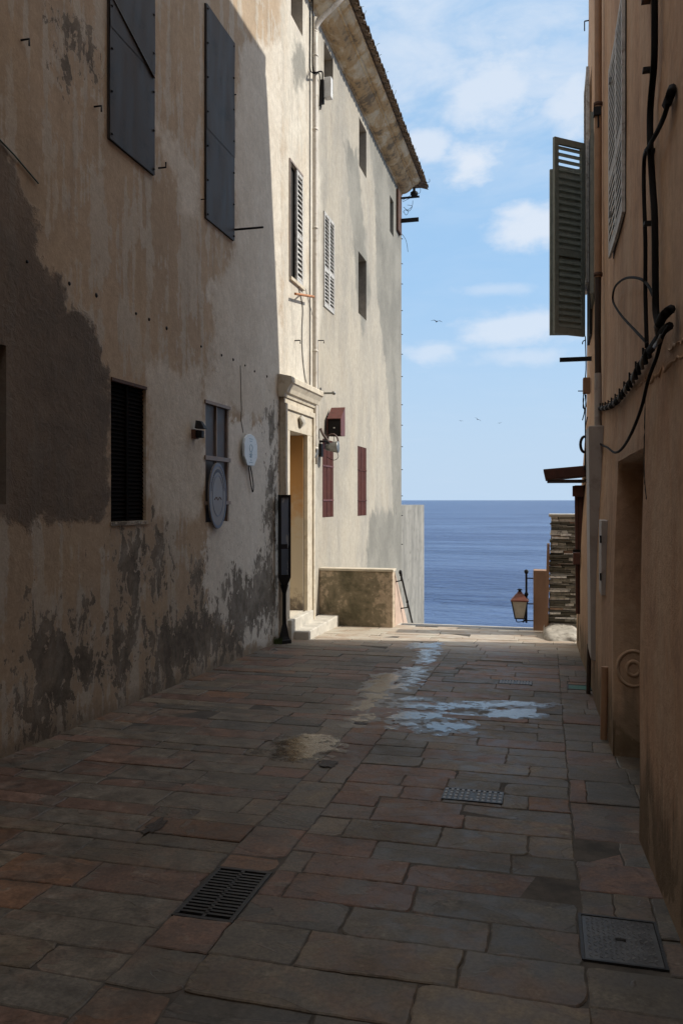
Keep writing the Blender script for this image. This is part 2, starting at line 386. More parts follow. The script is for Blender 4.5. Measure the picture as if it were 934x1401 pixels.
def stained(name, c1, c2, stain, cx, cz, along):
    """rendered parapet with a dark damp stain spreading from its foot"""
    m, t, b = mat(name); p = t.pos(); s = t.sep(p)
    n = t.noise(p, 3.2, 9, .68, .4); n2 = t.noise(p, 14, 6, .65)
    c = t.mix(t.sstep(n, .35, .65), c1, c2)
    dx = t.math('MULTIPLY', t.math('SUBTRACT', s[along], cx), 1.0); dz = t.math('MULTIPLY', t.math('SUBTRACT', s[2], cz), .55)
    d = t.math('SQRT', t.math('ADD', t.math('MULTIPLY', dx, dx), t.math('MULTIPLY', dz, dz)))
    k = t.math('MULTIPLY_ADD', t.math('SUBTRACT', n, .5), 2.2, d)
    c = t.mix(t.math('MULTIPLY', t.sstep(k, -.05, .62, 1, 0), .92), c, stain)
    c = t.mix(t.math('MULTIPLY', t.sstep(t.math('MULTIPLY_ADD', n2, .9, k), .9, 1.1, 1, 0), .5), c, (.085, .085, .045))
    c = t.scalec(c, t.sstep(n2, .2, .8, .85, 1.35))
    t.put(b.inputs['Base Color'], c); b.inputs['Roughness'].default_value = .92
    t.l.new(t.bump(n2, .5, .012), b.inputs['Normal']); return m

# ------------------------------------------------------------------ the setting: sea, terrain, street
sea = MB(); X = 30000
ring = [0, 60, 200, 700, 3000, X]
sea.add([(-X, -X, -12), (X, -X, -12), (X, X, -12), (-X, X, -12)], [(0, 1, 2, 3)])
tag(sea.build('sea', M['sea'], recalc=False), kind='structure')

rock = simple('cliff_rock', (.30, .26, .21), .9, 0, .3, 1.2, .8, 12)
ter = MB()
VE = 14.05                                   # edge of the street above the sea
prof = [(-40, -.9), (VE-.02, -.9), (VE, -1.6), (VE+5.5, -5.4), (VE+9, -6.5), (VE+13, -12.5), (-40, -12.5)]
ter.prism([(y, z) for y, z in prof], -16, 14, 'x')
tag(ter.build('terrain', rock), kind='structure')

st = MB()
colors = []; seeds = []; stone_faces = []
def stone(u0, u1, v0, v1, tone=None):
    """one flagstone: ragged outline, soft arris, slight tilt"""
    g = .001+random.random()*.0028
    u0 += g; u1 -= g; v0 += g; v1 -= g
    if u1-u0 < .04 or v1-v0 < .04: return
    nu = max(2, int((u1-u0)/.04)); nv = max(1, int((v1-v0)/.04))
    o = [(u0+(u1-u0)*i/nu, v0) for i in range(nu)]+[(u1, v0+(v1-v0)*i/nv) for i in range(nv)]+[(u1-(u1-u0)*i/nu, v1) for i in range(nu)]+[(u0, v1-(v1-v0)*i/nv) for i in range(nv)]
    cu, cv_ = (u0+u1)/2, (v0+v1)/2; jt = .005
    o = [(a+random.gauss(0, jt*.6), b_+random.gauss(0, jt*.45)) for a, b_ in o]
    for (qx, qy) in ((u0, v0), (u1, v0), (u1, v1), (u0, v1)):      # knocked-off corners
        if random.random() < .15:
            rr_ = random.uniform(.015, .045); sx = 1 if qx < cu else -1; sy = 1 if qy < cv_ else -1; o2 = []
            for a, b_ in o:
                df = rr_-(abs(a-qx)+abs(b_-qy))
                if df > 0: a += sx*df/2*random.uniform(.7, 1.1); b_ += sy*df/2*random.uniform(.7, 1.1)
                o2.append((a, b_))
            o = o2
    tu, tv, th = random.gauss(0, .004), random.gauss(0, .006), random.gauss(0, .0022)
    def P(a, b_, dz, ins=0):
        a2 = cu+(a-cu)*(1-ins/max(.05, (u1-u0)/2)); b2 = cv_+(b_-cv_)*(1-ins/max(.05, (v1-v0)/2))
        wx = mnoise.noise(Vector((a2*2.6, b2*2.6, 3.3)))*.010; wy = mnoise.noise(Vector((a2*2.2, b2*2.2, 8.8)))*.013
        b2 += wy; a2 += wx
        return (a2, b2, gz(b2)+th+(a-cu)*tu+(b_-cv_)*tv+dz)
    n = len(o); b0 = len(st.v)
    vs = [P(a, b_, -.03) for a, b_ in o]+[P(a, b_, -.004) for a, b_ in o]+[P(a, b_, 0, .006) for a, b_ in o]
    fs = [(i, (i+1) % n, n+(i+1) % n, n+i) for i in range(n)]+[(n+i, n+(i+1) % n, 2*n+(i+1) % n, 2*n+i) for i in range(n)]+[tuple(range(2*n, 3*n))]
    st.add(vs, fs)
    k = random.random()
    base = (.172, .146, .114) if k < .34 else (.225, .135, .098) if k < .64 else (.215, .17, .12) if k < .84 else (.138, .124, .104) if k < .93 else (.24, .13, .075)
    if tone: base = tone
    f = random.uniform(.78, 1.22)*.64; cc = (base[0]*f, base[1]*f, base[2]*f, 1); sd = (random.random()*50, random.random()*50, random.random()*50)
    colors.extend([cc]*len(fs)); seeds.extend([sd]*len(fs))
def strip(ua, ub, va, vb, wmin, wmax, lmin, lmax, holes=()):
    v = va
    while v < vb-.02:
        w = min(random.uniform(wmin, wmax), vb-v)
        if vb-v-w < .08: w = vb-v
        a = ua; first = random.uniform(.2, 1)
        while a < ub-.01:
            l = random.uniform(lmin, lmax)*first; first = 1
            if ub-a-l < .16: l = ub-a
            # split round holes
            hit = None
            for h in holes:
                if a < h[1]-.005 and a+l > h[0]+.005 and v < h[3]-.005 and v+w > h[2]+.005: hit = h
            if hit is None: stone(a, a+l, v, v+w)
            else:
                h = hit
                if h[0]-a > .05: stone(a, h[0], v, v+w)
                if a+l-h[1] > .05: stone(h[1], a+l, v, v+w)
                m0, m1 = max(a, h[0]), min(a+l, h[1])
                if h[2]-v > .05: stone(m0, m1, v, h[2])
                if v+w-h[3] > .05: stone(m0, m1, h[3], v+w)
            a += l
        v += w
GR = (-1.545, -1.27, 3.20, 3.72)      # near drain grate
MH = (.130, .445, 3.27, 3.66)         # steel plate
p1 = onground(603, 1093); p2 = onground(690, 1078); G2 = (p1[0], p2[0], p1[1], p1[1]+.22)
p1 = onground(682, 935); p2 = onground(728, 927); G3 = (p1[0], p2[0], p1[1], p1[1]+.2)
p1 = onground(776, 943); p2 = onground(808, 935); G4 = (p1[0], p2[0], p1[1], p1[1]+.26)
strip(-3.80, -1.55, -6, 11.2, .15, .31, .26, .80)
strip(-1.55, -1.265, -6, 11.2, .28, .62, .5, .9, [GR])
strip(-1.265, .14, -6, 11.2, .15, .31, .28, .85, [MH, G2, G3, G4])
strip(.14, .55, -6, 4.55, .24, .42, .3, .6, [MH, G3, G4])
strip(.14, 1.05, 5.15, 6.35, .3, .5, .3, .6)
strip(.14, .55, 6.35, 11.2, .24, .42, .3, .6, [MH, G3, G4])
stone(.10+.04, 1.05, 4.55, 5.15, (.20, .135, .10))          # the big threshold stone of the niche
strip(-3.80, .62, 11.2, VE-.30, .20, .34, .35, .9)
me = st.mesh('street', Vector((0, 0, 0)))
ca = me.attributes.new('stone', 'FLOAT_COLOR', 'FACE'); ca.data.foreach_set('color', np.array(colors, dtype=np.float32).ravel())
sa = me.attributes.new('seed', 'FLOAT_VECTOR', 'FACE'); sa.data.foreach_set('vector', np.array(seeds, dtype=np.float32).ravel())
me.materials.append(M['paving'])
so_ = bpy.data.objects.new('street', me); COL.objects.link(so_); tag(so_, kind='structure')
bed = MB(); ys = [-40, -14, -6, 0, 5, 10, VE]
def slab(u0, u1, vs_, dz, thick=.9):
    for a, b_ in zip(vs_[:-1], vs_[1:]):
        bed.hexa([(u0, a, gz(a)-thick), (u1, a, gz(a)-thick), (u1, b_, gz(b_)-thick), (u0, b_, gz(b_)-thick), (u0, a, gz(a)+dz), (u1, a, gz(a)+dz), (u1, b_, gz(b_)+dz), (u0, b_, gz(b_)+dz)])
slab(-4.2, 1.2, [-14, -6], -.002, .3); slab(-4.2, GR[0], [-6, VE], -.005, .3); slab(GR[1], MH[0], [-6, VE], -.005, .3)
slab(GR[0], GR[1], [-6, GR[2]], -.005, .3); slab(GR[0], GR[1], [GR[3], VE], -.005, .3)
slab(MH[0], 1.2, [-6, VE], -.005, .3)
tag(bed.build('street_bed', M['mortar']), kind='structure')
# steps that go down to the sea behind the edge
stp = MB()
for k in range(16):
    a = VE+.02+k*.30
    stp.b(-2.5, -.2, a, a+.30, -6.0, gz(VE)-.10-(k+1)*.20)
tag(stp.build('seaward_steps', M['step_stone']), kind='structure')

# ------------------------------------------------------------------ wet patches (real outlines on the ground)
def puddle(polys, cell=.010, amp=.10, sc=5.0, seed=0, lift=.0045, name='puddle', label='', thr=0.0):
    vs = {}; mb = MB(); pts = [[(onground(*q)[0], onground(*q)[1]) for q in poly] for poly in polys]
    allp = np.array([q for poly in pts for q in poly]); x0, y0 = allp.min(0)-.15; x1, y1 = allp.max(0)+.15
    xs = np.arange(x0, x1, cell); ys_ = np.arange(y0, y1, cell*1.6)
    GX, GY = np.meshgrid(xs, ys_)
    sd = np.full(GX.shape, -9.0)
    for poly in pts: sd = np.maximum(sd, polysd(GX, GY, poly))
    idx = {}
    def vid(i, j):
        if (i, j) not in idx:
            idx[(i, j)] = len(mb.v); mb.v.append((xs[i], ys_[j], gz(ys_[j])+lift))
        return idx[(i, j)]
    for j in range(len(ys_)-1):
        for i in range(len(xs)-1):
            if sd[j, i] < -.12: continue
            n = mnoise.fractal(Vector((xs[i]*sc*.9, ys_[j]*sc*.9, seed)), .7, 2.1, 5)
            if sd[j, i]*1.0+n*amp*2.2-.02 > thr:
                mb.f.append((vid(i, j), vid(i+1, j), vid(i+1, j+1), vid(i, j+1))); mb.sm.append(False)
    o = mb.build(name, M['water'], recalc=False); return o
def polysd(px, py, poly):
    """signed distance (positive inside) to a polygon, numpy"""
    d = np.full(px.shape, 1e9); ins = np.zeros(px.shape, bool); n = len(poly)
    for i in range(n):
        ax, ay = poly[i]; bx, by = poly[(i+1) % n]
        ex, ey = bx-ax, by-ay; wx, wy = px-ax, py-ay
        tt = np.clip((wx*ex+wy*ey)/(ex*ex+ey*ey+1e-12), 0, 1)
        d = np.minimum(d, np.hypot(wx-ex*tt, wy-ey*tt))
        c = ((ay > py) != (by > py)) & (px < (bx-ax)*(py-ay)/((by-ay) if abs(by-ay) > 1e-9 else 1e-9)+ax)
        ins ^= c
    return np.where(ins, d, -d)
DAMP = None
def damp_mat():
    m, t, b = mat('damp_stone_film'); g = t.new('ShaderNodeBsdfGlossy'); g.inputs['Roughness'].default_value = .34; g.inputs['Color'].default_value = (.8, .8, .8, 1)
    tr = t.new('ShaderNodeBsdfTransparent'); tr.inputs[0].default_value = (.60, .57, .54, 1); fr = t.new('ShaderNodeFresnel'); fr.inputs['IOR'].default_value = 1.22
    p = t.pos(); nb = t.bump(t.noise(p, 22, 5, .65), .4, .004); t.l.new(nb, g.inputs['Normal'])
    mx = t.new('ShaderNodeMixShader'); t.l.new(fr.outputs[0], mx.inputs[0]); t.l.new(tr.outputs[0], mx.inputs[1]); t.l.new(g.outputs[0], mx.inputs[2])
    t.l.new(mx.outputs[0], t.n['Material Output'].inputs[0]); return m
def wet(polys, label, **kw):
    o = puddle(polys, **kw); tag(o, label, 'puddle')
    W_ = M['water']; M['water'] = DM; d = puddle(polys, cell=.016, amp=kw.get('amp', .1), sc=kw.get('sc', 5), seed=kw.get('seed', 0), lift=.0028, thr=-.075, name='damp_margin'); M['water'] = W_
    tag(d, None, None, kind=None); d.parent = o
DM = damp_mat()
wet([[(560, 881), (598, 880), (596, 886), (562, 887)], [(574, 889), (594, 888), (586, 905), (572, 908), (578, 897)], [(552, 914), (578, 913), (570, 930), (556, 944), (546, 938), (560, 924)]], 'thin wet trickle reflecting the sky, running down the middle of the paving', amp=.06, seed=3, sc=10)
wet([[(540, 963), (600, 964), (690, 961), (752, 964), (752, 968), (690, 967), (600, 970), (545, 969)], [(668, 972), (740, 970), (755, 974), (748, 980), (700, 984), (664, 981)], [(530, 974), (600, 976), (650, 977), (648, 982), (590, 984), (530, 984)], [(540, 955), (575, 956), (575, 959), (545, 959)], [(585, 990), (640, 990), (640, 1001), (580, 1003)], [(545, 988), (580, 989), (575, 996), (540, 996)]],
    'widest wet patch stretching right from the gutter stones, bluish with sky reflection', amp=.06, seed=8, sc=9)
wet([[(512, 925), (546, 918), (540, 940), (512, 962), (496, 990), (478, 998), (472, 994), (492, 962)]], 'wet strip on the gutter stones, golden with the reflection of the sunlit wall', amp=.06, seed=12, sc=5)
wet([[(388, 1010), (440, 1006), (458, 1022), (430, 1040), (390, 1044), (362, 1030)]], 'golden wet patch left of the gutter stones, nearest the camera', amp=.075, seed=21, sc=6)

# ------------------------------------------------------------------ wall sheet with openings
def wall_sheet(mb_v, mb_f, u, holes, v0, v1, z0, z1, step, depth, uf=None, zmin=None, reveal=True, sgn=-1):
    """grid in the y-z plane at x = u with rectangular openings (ya, yb, za, zb, depth) and their reveals"""
    ysn = list(np.arange(v0, v1, step))+[v1]; zsn = list(np.arange(z0, z1, step))+[z1]
    for h in holes:
        ysn += [h[0], h[1]]; zsn += [h[2], h[3]]
    def clean(a, keep):
        a = sorted(set(round(q, 5) for q in a)); out = []; ks = set(round(q, 5) for q in keep)
        for q in a:
            if out and q-out[-1] < step*.3:
                if q in ks and out[-1] not in ks: out[-1] = q; continue
                if q in ks: out.append(q)
                continue
            out.append(q)
        return out
    ysn = clean(ysn, [h[0] for h in holes]+[h[1] for h in holes]+[v0, v1]); zsn = clean(zsn, [h[2] for h in holes]+[h[3] for h in holes]+[z0, z1])
    ny, nz = len(ysn), len(zsn); base = len(mb_v)
    for y in ysn:
        for z in zsn: mb_v.append((u if uf is None else uf(y, z), y, z))
    for i in range(ny-1):
        for j in range(nz-1):
            cy, cz = (ysn[i]+ysn[i+1])/2, (zsn[j]+zsn[j+1])/2
            if any(h[0] < cy < h[1] and h[2] < cz < h[3] for h in holes): continue
            a = base+i*nz+j; f = (a, a+nz, a+nz+1, a+1) if sgn < 0 else (a, a+1, a+nz+1, a+nz)
            mb_f.append(f)
    if reveal:
        for (ya, yb, za, zb, dd) in holes:
            b = len(mb_v); us = uf(ya, za) if uf else u; q = us+sgn*dd
            e = 0
            mb_v += [(us, ya, za), (us, yb, za), (us, yb, zb), (us, ya, zb), (q, ya, za), (q, yb, za), (q, yb, zb), (q, ya, zb)]
            mb_f += [(b, b+1, b+5, b+4), (b+1, b+2, b+6, b+5), (b+2, b+3, b+7, b+6), (b+3, b, b+4, b+7)]

def lrect(xa, ya, xb, yb, ya2, yb2):
    """opening on the left wall from pixel corners: near edge xa (top ya, bottom ya2), far edge xb (top yb, bottom yb2)"""
    a = L(xa, ya); b = L(xb, yb); a2 = L(xa, ya2); b2 = L(xb, yb2)
    return (a[1], b[1], (a2[2]+b2[2])/2, (a[2]+b[2])/2)
RC = {  # name: rect (v0, v1, z0, z1)
 'dark_shut': lrect(152, 517, 200, 528, 714, 712),
 'barred': lrect(281, 546, 313, 557, 716, 712),
 'edge': (L(-60, 473)[1], L(9, 473)[1], L(9, 690)[2], L(9, 473)[2]),
 'half': lrect(396, 220, 413, 242, 380, 391),
 'top1': lrect(398, -60, 414, -10, 8, 62),
 'top2': lrect(443, 52, 455.5, 85, 104, 130),
 'top3': lrect(491, 160, 501, 180, 228, 243),
 'mid3': lrect(490, 346, 501, 355, 430, 437),
 'top4': lrect(533, 268, 538, 275, 318, 323),
 'louv': lrect(442, 289, 456, 304, 420, 429),
 'red1': lrect(441, 600, 456, 604, 708, 707),
 'red2': lrect(489, 610, 501, 613, 706, 705),
}
dr0 = L(390.5, 591); dr1 = L(415, 594)
DOOR = (dr0[1], dr1[1], gz(dr0[1])+.30, (dr0[2]+dr1[2])/2)
print('RC', {k: [round(q, 2) for q in v] for k, v in RC.items()}, 'DOOR', DOOR)
DP = {'dark_shut': .06, 'barred': .035, 'edge': .1, 'half': .05, 'top1': .45, 'top2': .45, 'top3': .4, 'mid3': .4, 'top4': .4, 'louv': .05, 'red1': .05, 'red2': .06}
VL0, VL1, ZE = -14.0, 21.45, 9.72       # ends of the long building, eave height
bld = thing('seafront_building', (UL, 8, gz(8)), 'long two-tone plastered building with peeling walls along the left of the lane', 'building')
wv, wf = [], []
holes = [(*RC[k], DP[k]) for k in RC]+[(*DOOR, .42)]
def ulw(y, z):
    if y < -1: return UL
    return UL+.012*mnoise.noise(Vector((y*.5, z*.5, 0)))*(1 if z > 0 else 1)
wall_sheet(wv, wf, UL, holes, -2.0, VL1, -1.0, ZE+.1, .055, .1, reveal=True)
nb = len(wv)
# remaining shell: near stretch behind the camera, foot below the terrace, far end, back, tops
wv += [(UL, VL0, -1), (UL, -2, -1), (UL, -2, ZE+.1), (UL, VL0, ZE+.1), (UL, 13.9, -1), (UL, VL1, -1), (UL, VL1, -12.2), (UL, 13.9, -12.2),
       (UL-9, VL1, -12.2), (UL-9, VL1, ZE+.1), (UL, VL1, ZE+.1), (UL-9, VL0, -12.2), (UL-9, VL0, ZE+.1), (UL, VL0, -12.2)]
k = nb
wf += [(k, k+1, k+2, k+3), (k+4, k+7, k+6, k+5), (k+6, k+8, k+9, k+10, k+5), (k+8, k+11, k+12, k+9), (k+11, k+13, k, k+3, k+12)]
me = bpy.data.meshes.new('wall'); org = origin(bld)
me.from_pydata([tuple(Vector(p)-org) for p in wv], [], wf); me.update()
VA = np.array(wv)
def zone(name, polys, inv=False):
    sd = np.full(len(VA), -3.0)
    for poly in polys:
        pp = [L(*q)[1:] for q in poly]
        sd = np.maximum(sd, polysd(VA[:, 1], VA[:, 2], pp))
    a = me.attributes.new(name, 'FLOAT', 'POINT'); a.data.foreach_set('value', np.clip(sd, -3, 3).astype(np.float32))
    if name == 'peel':
        a = me.attributes.new('peelo', 'FLOAT', 'POINT'); a.data.foreach_set('value', np.clip(sd+.10, -3, 3).astype(np.float32))
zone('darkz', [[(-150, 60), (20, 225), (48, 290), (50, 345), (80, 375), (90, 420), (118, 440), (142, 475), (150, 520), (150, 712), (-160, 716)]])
zone('grey', [[(203, 505), (225, 497), (240, 512), (278, 505), (280, 560), (313, 560), (345, 572), (384, 585), (384, 60), (330, 60), (318, 200), (322, 340), (285, 400), (300, 500), (278, 505), (278, 700), (210, 705), (202, 600)],
              [(395, 60), (410, 55), (425, 70), (424, 110), (412, 115), (398, 90)], [(205, 165), (225, 175), (268, 240), (272, 300), (255, 290), (225, 210)]])
zone('pale', [[(281, 558), (313, 562), (345, 574), (366, 574), (384, 587), (388, 872), (330, 880), (300, 850), (278, 850), (281, 700)], [(384, 700), (391, 700), (391, 880), (384, 880)]])
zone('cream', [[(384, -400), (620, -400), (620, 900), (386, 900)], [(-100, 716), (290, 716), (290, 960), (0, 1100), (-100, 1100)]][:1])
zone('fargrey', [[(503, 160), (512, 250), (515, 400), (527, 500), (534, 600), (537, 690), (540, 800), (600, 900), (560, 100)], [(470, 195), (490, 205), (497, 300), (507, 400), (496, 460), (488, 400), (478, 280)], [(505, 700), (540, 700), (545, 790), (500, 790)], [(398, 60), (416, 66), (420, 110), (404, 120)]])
zone('facade', [[(437, -60), (560, -60), (640, 950), (428, 950), (430, 700), (438, 420)]])
zone('peel', [[(35, 1000), (28, 950), (45, 900), (55, 860), (108, 850), (112, 910), (85, 960), (60, 1012)],
              [(145, 905), (152, 872), (190, 855), (190, 890), (168, 930)], [(100, 900), (140, 905), (140, 935), (110, 940)],
              [(208, 945), (205, 880), (235, 835), (270, 830), (300, 850), (335, 855), (332, 882), (265, 912), (215, 942)],
              [(300, 862), (318, 790), (340, 790), (366, 760), (381, 800), (380, 840), (335, 862)],
              [(163, 745), (188, 735), (188, 800), (170, 808)], [(212, 720), (224, 730), (222, 800), (213, 790)], [(262, 770), (275, 775), (274, 830), (266, 826)],
              [(366, 640), (378, 640), (376, 760), (366, 730)], [(368, 570), (378, 575), (377, 598), (370, 596)],
              [(88, 35), (112, 50), (118, 85), (95, 80)]])
for p_ in me.polygons: p_.use_smooth = False
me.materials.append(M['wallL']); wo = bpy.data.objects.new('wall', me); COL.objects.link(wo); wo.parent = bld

# cornice: moulded profile along the whole eave
cm, t, b = mat('stained_cornice'); p = t.pos(); n = t.noise(t.mapping(p, (1, .8, 1)), 1.7, 8, .62, .6); n2 = t.noise(p, 9, 7, .65)
c = t.mix(t.sstep(n, .40, .52), (.55, .47, .34), (.45, .31, .16)); c = t.mix(t.math('MULTIPLY', t.sstep(t.math('ADD', t.math('MULTIPLY', n, .6), t.math('MULTIPLY', n2, .4)), .50, .60), .85), c, (.13, .105, .075))
t.put(b.inputs['Base Color'], t.scalec(c, t.sstep(n2, .2, .8, .85, 1.25))); b.inputs['Roughness'].default_value = .9; t.l.new(t.bump(n2, .5, .01), b.inputs['Normal'])
pr = [(-.3, 0), (.02, 0), (.03, .035), (.07, .035), (.13, .05), (.22, .10), (.29, .165), (.31, .20), (.35, .205), (.35, .24), (.40, .25), (.45, .28), (.475, .32), (.50, .33), (.50, .37), (-.3, .37)]
mb = MB(); mb.prism([(UL+a, ZE+h) for a, h in pr], VL0, VL1+.02, 'y'); cor = mb.build('cornice', cm, bld)
# return of the cornice round the seaward corner
mb = MB(); mb.prism([(VL1+.025+a, ZE+h+.001) for a, h in pr if a > 0]+[(VL1+.025, ZE+.371), (VL1+.025, ZE+.001)], UL-9, UL-.02, 'x'); mb.build('cornice', cm, bld)
# roof of canal tiles
mb = MB(); mb.add([(UL+.55, VL0, ZE+.385), (UL+.55, VL1+.62, ZE+.385), (UL-4.5, VL1-3, ZE+2.0), (UL-4.5, VL0, ZE+2.0), (UL-9.4, VL1+.5, ZE+.385), (UL-9.4, VL0, ZE+.385)], [(0, 1, 2, 3), (3, 2, 4, 5), (1, 4, 2), (0, 3, 5)])
y = 1.0; random.seed(3)
while y < VL1+.6:
    w = .095; ua = UL+.63+random.uniform(-.008, .010); ub = UL-1.2; za = ZE+.365+random.uniform(-.012, .012); zb = za+1.83*.32
    vs = []; n_ = 6
    for (uu, zz_, ww) in ((ua, za, w), (ub, zb, w*.9)):
        for k in range(n_+1):
            an = math.pi*k/n_; vs.append((uu, y+ww*math.cos(an), zz_+.02+.06*math.sin(an)))
    mb.add(vs, [(k, k+1, n_+2+k, n_+1+k) for k in range(n_)], True)
    vs = []
    for (uu, zz_, ww) in ((ua-.02, za, w), (ub, zb, w*.9)):
        for k in range(n_+1):
            an = math.pi*k/n_; vs.append((uu, y+.105+ww*math.cos(an), zz_+.035-.05*math.sin(an)))
    mb.add(vs, [(k, k+1, n_+2+k, n_+1+k) for k in range(n_)], True)
    y += .21
mb.build('roof', M['terracotta'], bld, recalc=False)

def louvre_leaf(mb, P0, along, up, out, w, h, nsl, fr=.045, th=.035, rail=None, flip=False, st=.007):
    """louvred leaf: corner P0, directions along (width), up, out (thickness)"""
    P0 = Vector(P0); A = Vector(along).normalized(); U = Vector(up).normalized(); O = Vector(out).normalized()
    def bx(a0, a1, u0, u1, o0, o1):
        pts = []
        for (o, u_) in ((o0, u0),):
            pass
        c = [P0+A*a+U*u_+O*o for u_ in (u0, u1) for (a, o) in ((a0, o0), (a1, o0), (a1, o1), (a0, o1))]
        mb.hexa(c)
    bx(0, fr, 0, h, 0, th); bx(w-fr, w, 0, h, 0, th)
    zs = [(0, fr*1.6), (h-fr*1.3, h)]+([(h*rail-fr*.8, h*rail+fr*.8)] if rail else [])
    for a, b_ in zs: bx(fr, w-fr, a, b_, .002, th-.002)
    cuts = sorted(zs)
    for (a, b_) in zip(cuts[:-1], cuts[1:]):
        lo, hi = a[1], b_[0]; n = max(2, int(round(nsl*(hi-lo)/h)))
        for k in range(n):
            zc = lo+(k+.5)*(hi-lo)/n; sh = (hi-lo)/n
            # slat tilted: low edge out, high edge in
            lo_, hi_ = (-sh*.42, sh*.30) if (not flip or zc > h-fr*1.3-sh*4.2) else (-sh*.66, sh*.56)
            q = [P0+A*a_+U*(zc+lo_)+O*(th*.95) for a_ in (fr, w-fr)]+[P0+A*a_+U*(zc+hi_)+O*(th*.10) for a_ in (w-fr, fr)]
            e = U*st
            mb.hexa([q[0], q[1], q[2], q[3], q[0]+e, q[1]+e, q[2]+e, q[3]+e])
def plank_leaf(mb, y0, y1, z0, z1, u, n, th=.03):
    w = (y1-y0)/n
    for k in range(n): mb.b(u, u+th+(.0 if k % 2 else .004), y0+k*w+.003, y0+(k+1)*w-.003, z0, z1)
def window(rc, depth, label=None, matk='glass_dark'):
    y0, y1, z0, z1 = rc
    mb = MB(); mb.b(UL-depth-.03, UL-depth+.001, y0-.01, y1+.01, z0-.01, z1+.01)
    o = mb.build('window', M[matk], bld)
    if label: o['label'] = label
    return o
# sheet-metal covered windows (two)
for (xa, yt, xb, yt2, yb, yb2, lab, crease) in ((146.5, -220, 208.5, -150, 190, 240, 'slate grey metal sheet, nearer, with a long diagonal crease', (0, .73, 1, .40)), (279.5, 2, 318, 62, 297, 331, 'slate grey metal sheet beside the iron rod', None)):
    a = L(xa, yb); b_ = L(xb, yb2); z0 = (a[2]+b_[2])/2; z1 = (L(xa, yt)[2]+L(xb, yt2)[2])/2; y0, y1 = a[1], b_[1]
    if yt < 0: z1 = z0+2.35
    mb = MB(); nd = 12; un = lambda y, z: .028+.006*mnoise.noise(Vector((y*3, z*2, 1)))
    zc = z0+(z1-z0)*.42
    for (za, zb, du) in ((z0, zc+.01, 0), (zc, z1, .004)):
        vs = []; 
        for i in range(nd+1):
            for j in range(nd+1):
                yy = y0+(y1-y0)*i/nd; zz_ = za+(zb-za)*j/nd; vs.append((UL+un(yy, zz_)+du, yy, zz_))
        fs = [(i*(nd+1)+j, (i+1)*(nd+1)+j, (i+1)*(nd+1)+j+1, i*(nd+1)+j+1) for i in range(nd) for j in range(nd)]
        mb.add(vs, fs, True)
    mb.b(UL+.001, UL+.020, y0, y1, z0, z1)
    if crease:  # bent edge of an overlapping sheet
        cc = [(y0, z0+1.26), (y0+(y1-y0)*.25, z0+1.17), (y1-.03, z0+.93)]
        mb.hexa([(UL+.03, cc[0][0], cc[0][1]), (UL+.042, cc[0][0], cc[0][1]), (UL+.048, cc[2][0], cc[2][1]), (UL+.03, cc[2][0], cc[2][1]), (UL+.03, cc[0][0], cc[0][1]+.022), (UL+.036, cc[0][0], cc[0][1]+.022), (UL+.042, cc[2][0], cc[2][1]+.022), (UL+.03, cc[2][0], cc[2][1]+.022)])
    sp = mb.build('metal_sheet', M['slate_metal'], bld); sp['label'] = lab
    mb = MB()
    for k in range(7):
        for yy in (y0+.03, y1-.03): mb.lathe((UL+.03, yy, z0+.05+(z1-z0-.1)*k/6), [(0, .014), (.010, .012), (.012, 0)], 8, 'x')
    mb.build('rivets', M['iron'], sp)
# brown closed slatted shutter
y0, y1, z0, z1 = RC['dark_shut']; wdw = window(RC['dark_shut'], .06, 'dark opening closed by a brown slatted roller shutter', 'dark')
mb = MB(); n = 34
for k in range(n):
    za = z0+(z1-z0)*k/n; mb.hexa([(UL-.05, y0, za), (UL-.025, y0, za), (UL-.025, y1, za), (UL-.05, y1, za), (UL-.055, y0, za+(z1-z0)/n-.002), (UL-.042, y0, za+(z1-z0)/n-.002), (UL-.042, y1, za+(z1-z0)/n-.002), (UL-.055, y1, za+(z1-z0)/n-.002)])
mb.b(UL-.04, UL-.015, (y0+y1)/2-.02, (y0+y1)/2+.02, z0, z1)
mb.build('shutter', M['near_black'], wdw)
mb = MB(); mb.b(UL-.09, UL+.012, y0, y1, z1-.03, z1-.001); mb.build('lintel', M['rust'], wdw)
mb = MB(); mb.b(UL-.06, UL+.012, y0-.02, y1+.03, z0-.035, z0-.001); mb.build('sill', M['wallL'], wdw)
# barred window
y0, y1, z0, z1 = RC['barred']; wdw = window(RC['barred'], .03, 'brown dusty window behind pale crossbars', 'glass_dark')
mb = MB(); ym = (y0+y1)/2; h3 = (z1-z0)
for yy in (y0+.015, ym, y1-.015): mb.b(UL-.028, UL-.006, yy-.013, yy+.013, z0, z1)
mb.build('frame', M['bar'], wdw)
for zz_, t_ in ((z1-.02, .018), (z1-h3*.47, .024), (z0+h3*.16, .02)):
    mb = MB(); mb.b(UL-.004, UL+.02, y0-.03, y1+.02, zz_-t_, zz_+t_); mb.build('crossbar', M['bar'], wdw)
window(RC['edge'], .08, None, 'dark')
# recessed small windows under the eaves and lower down
for k_ in ('top1', 'top2', 'top3', 'mid3', 'top4'):
    window(RC[k_], DP[k_], None, 'glass_dark')
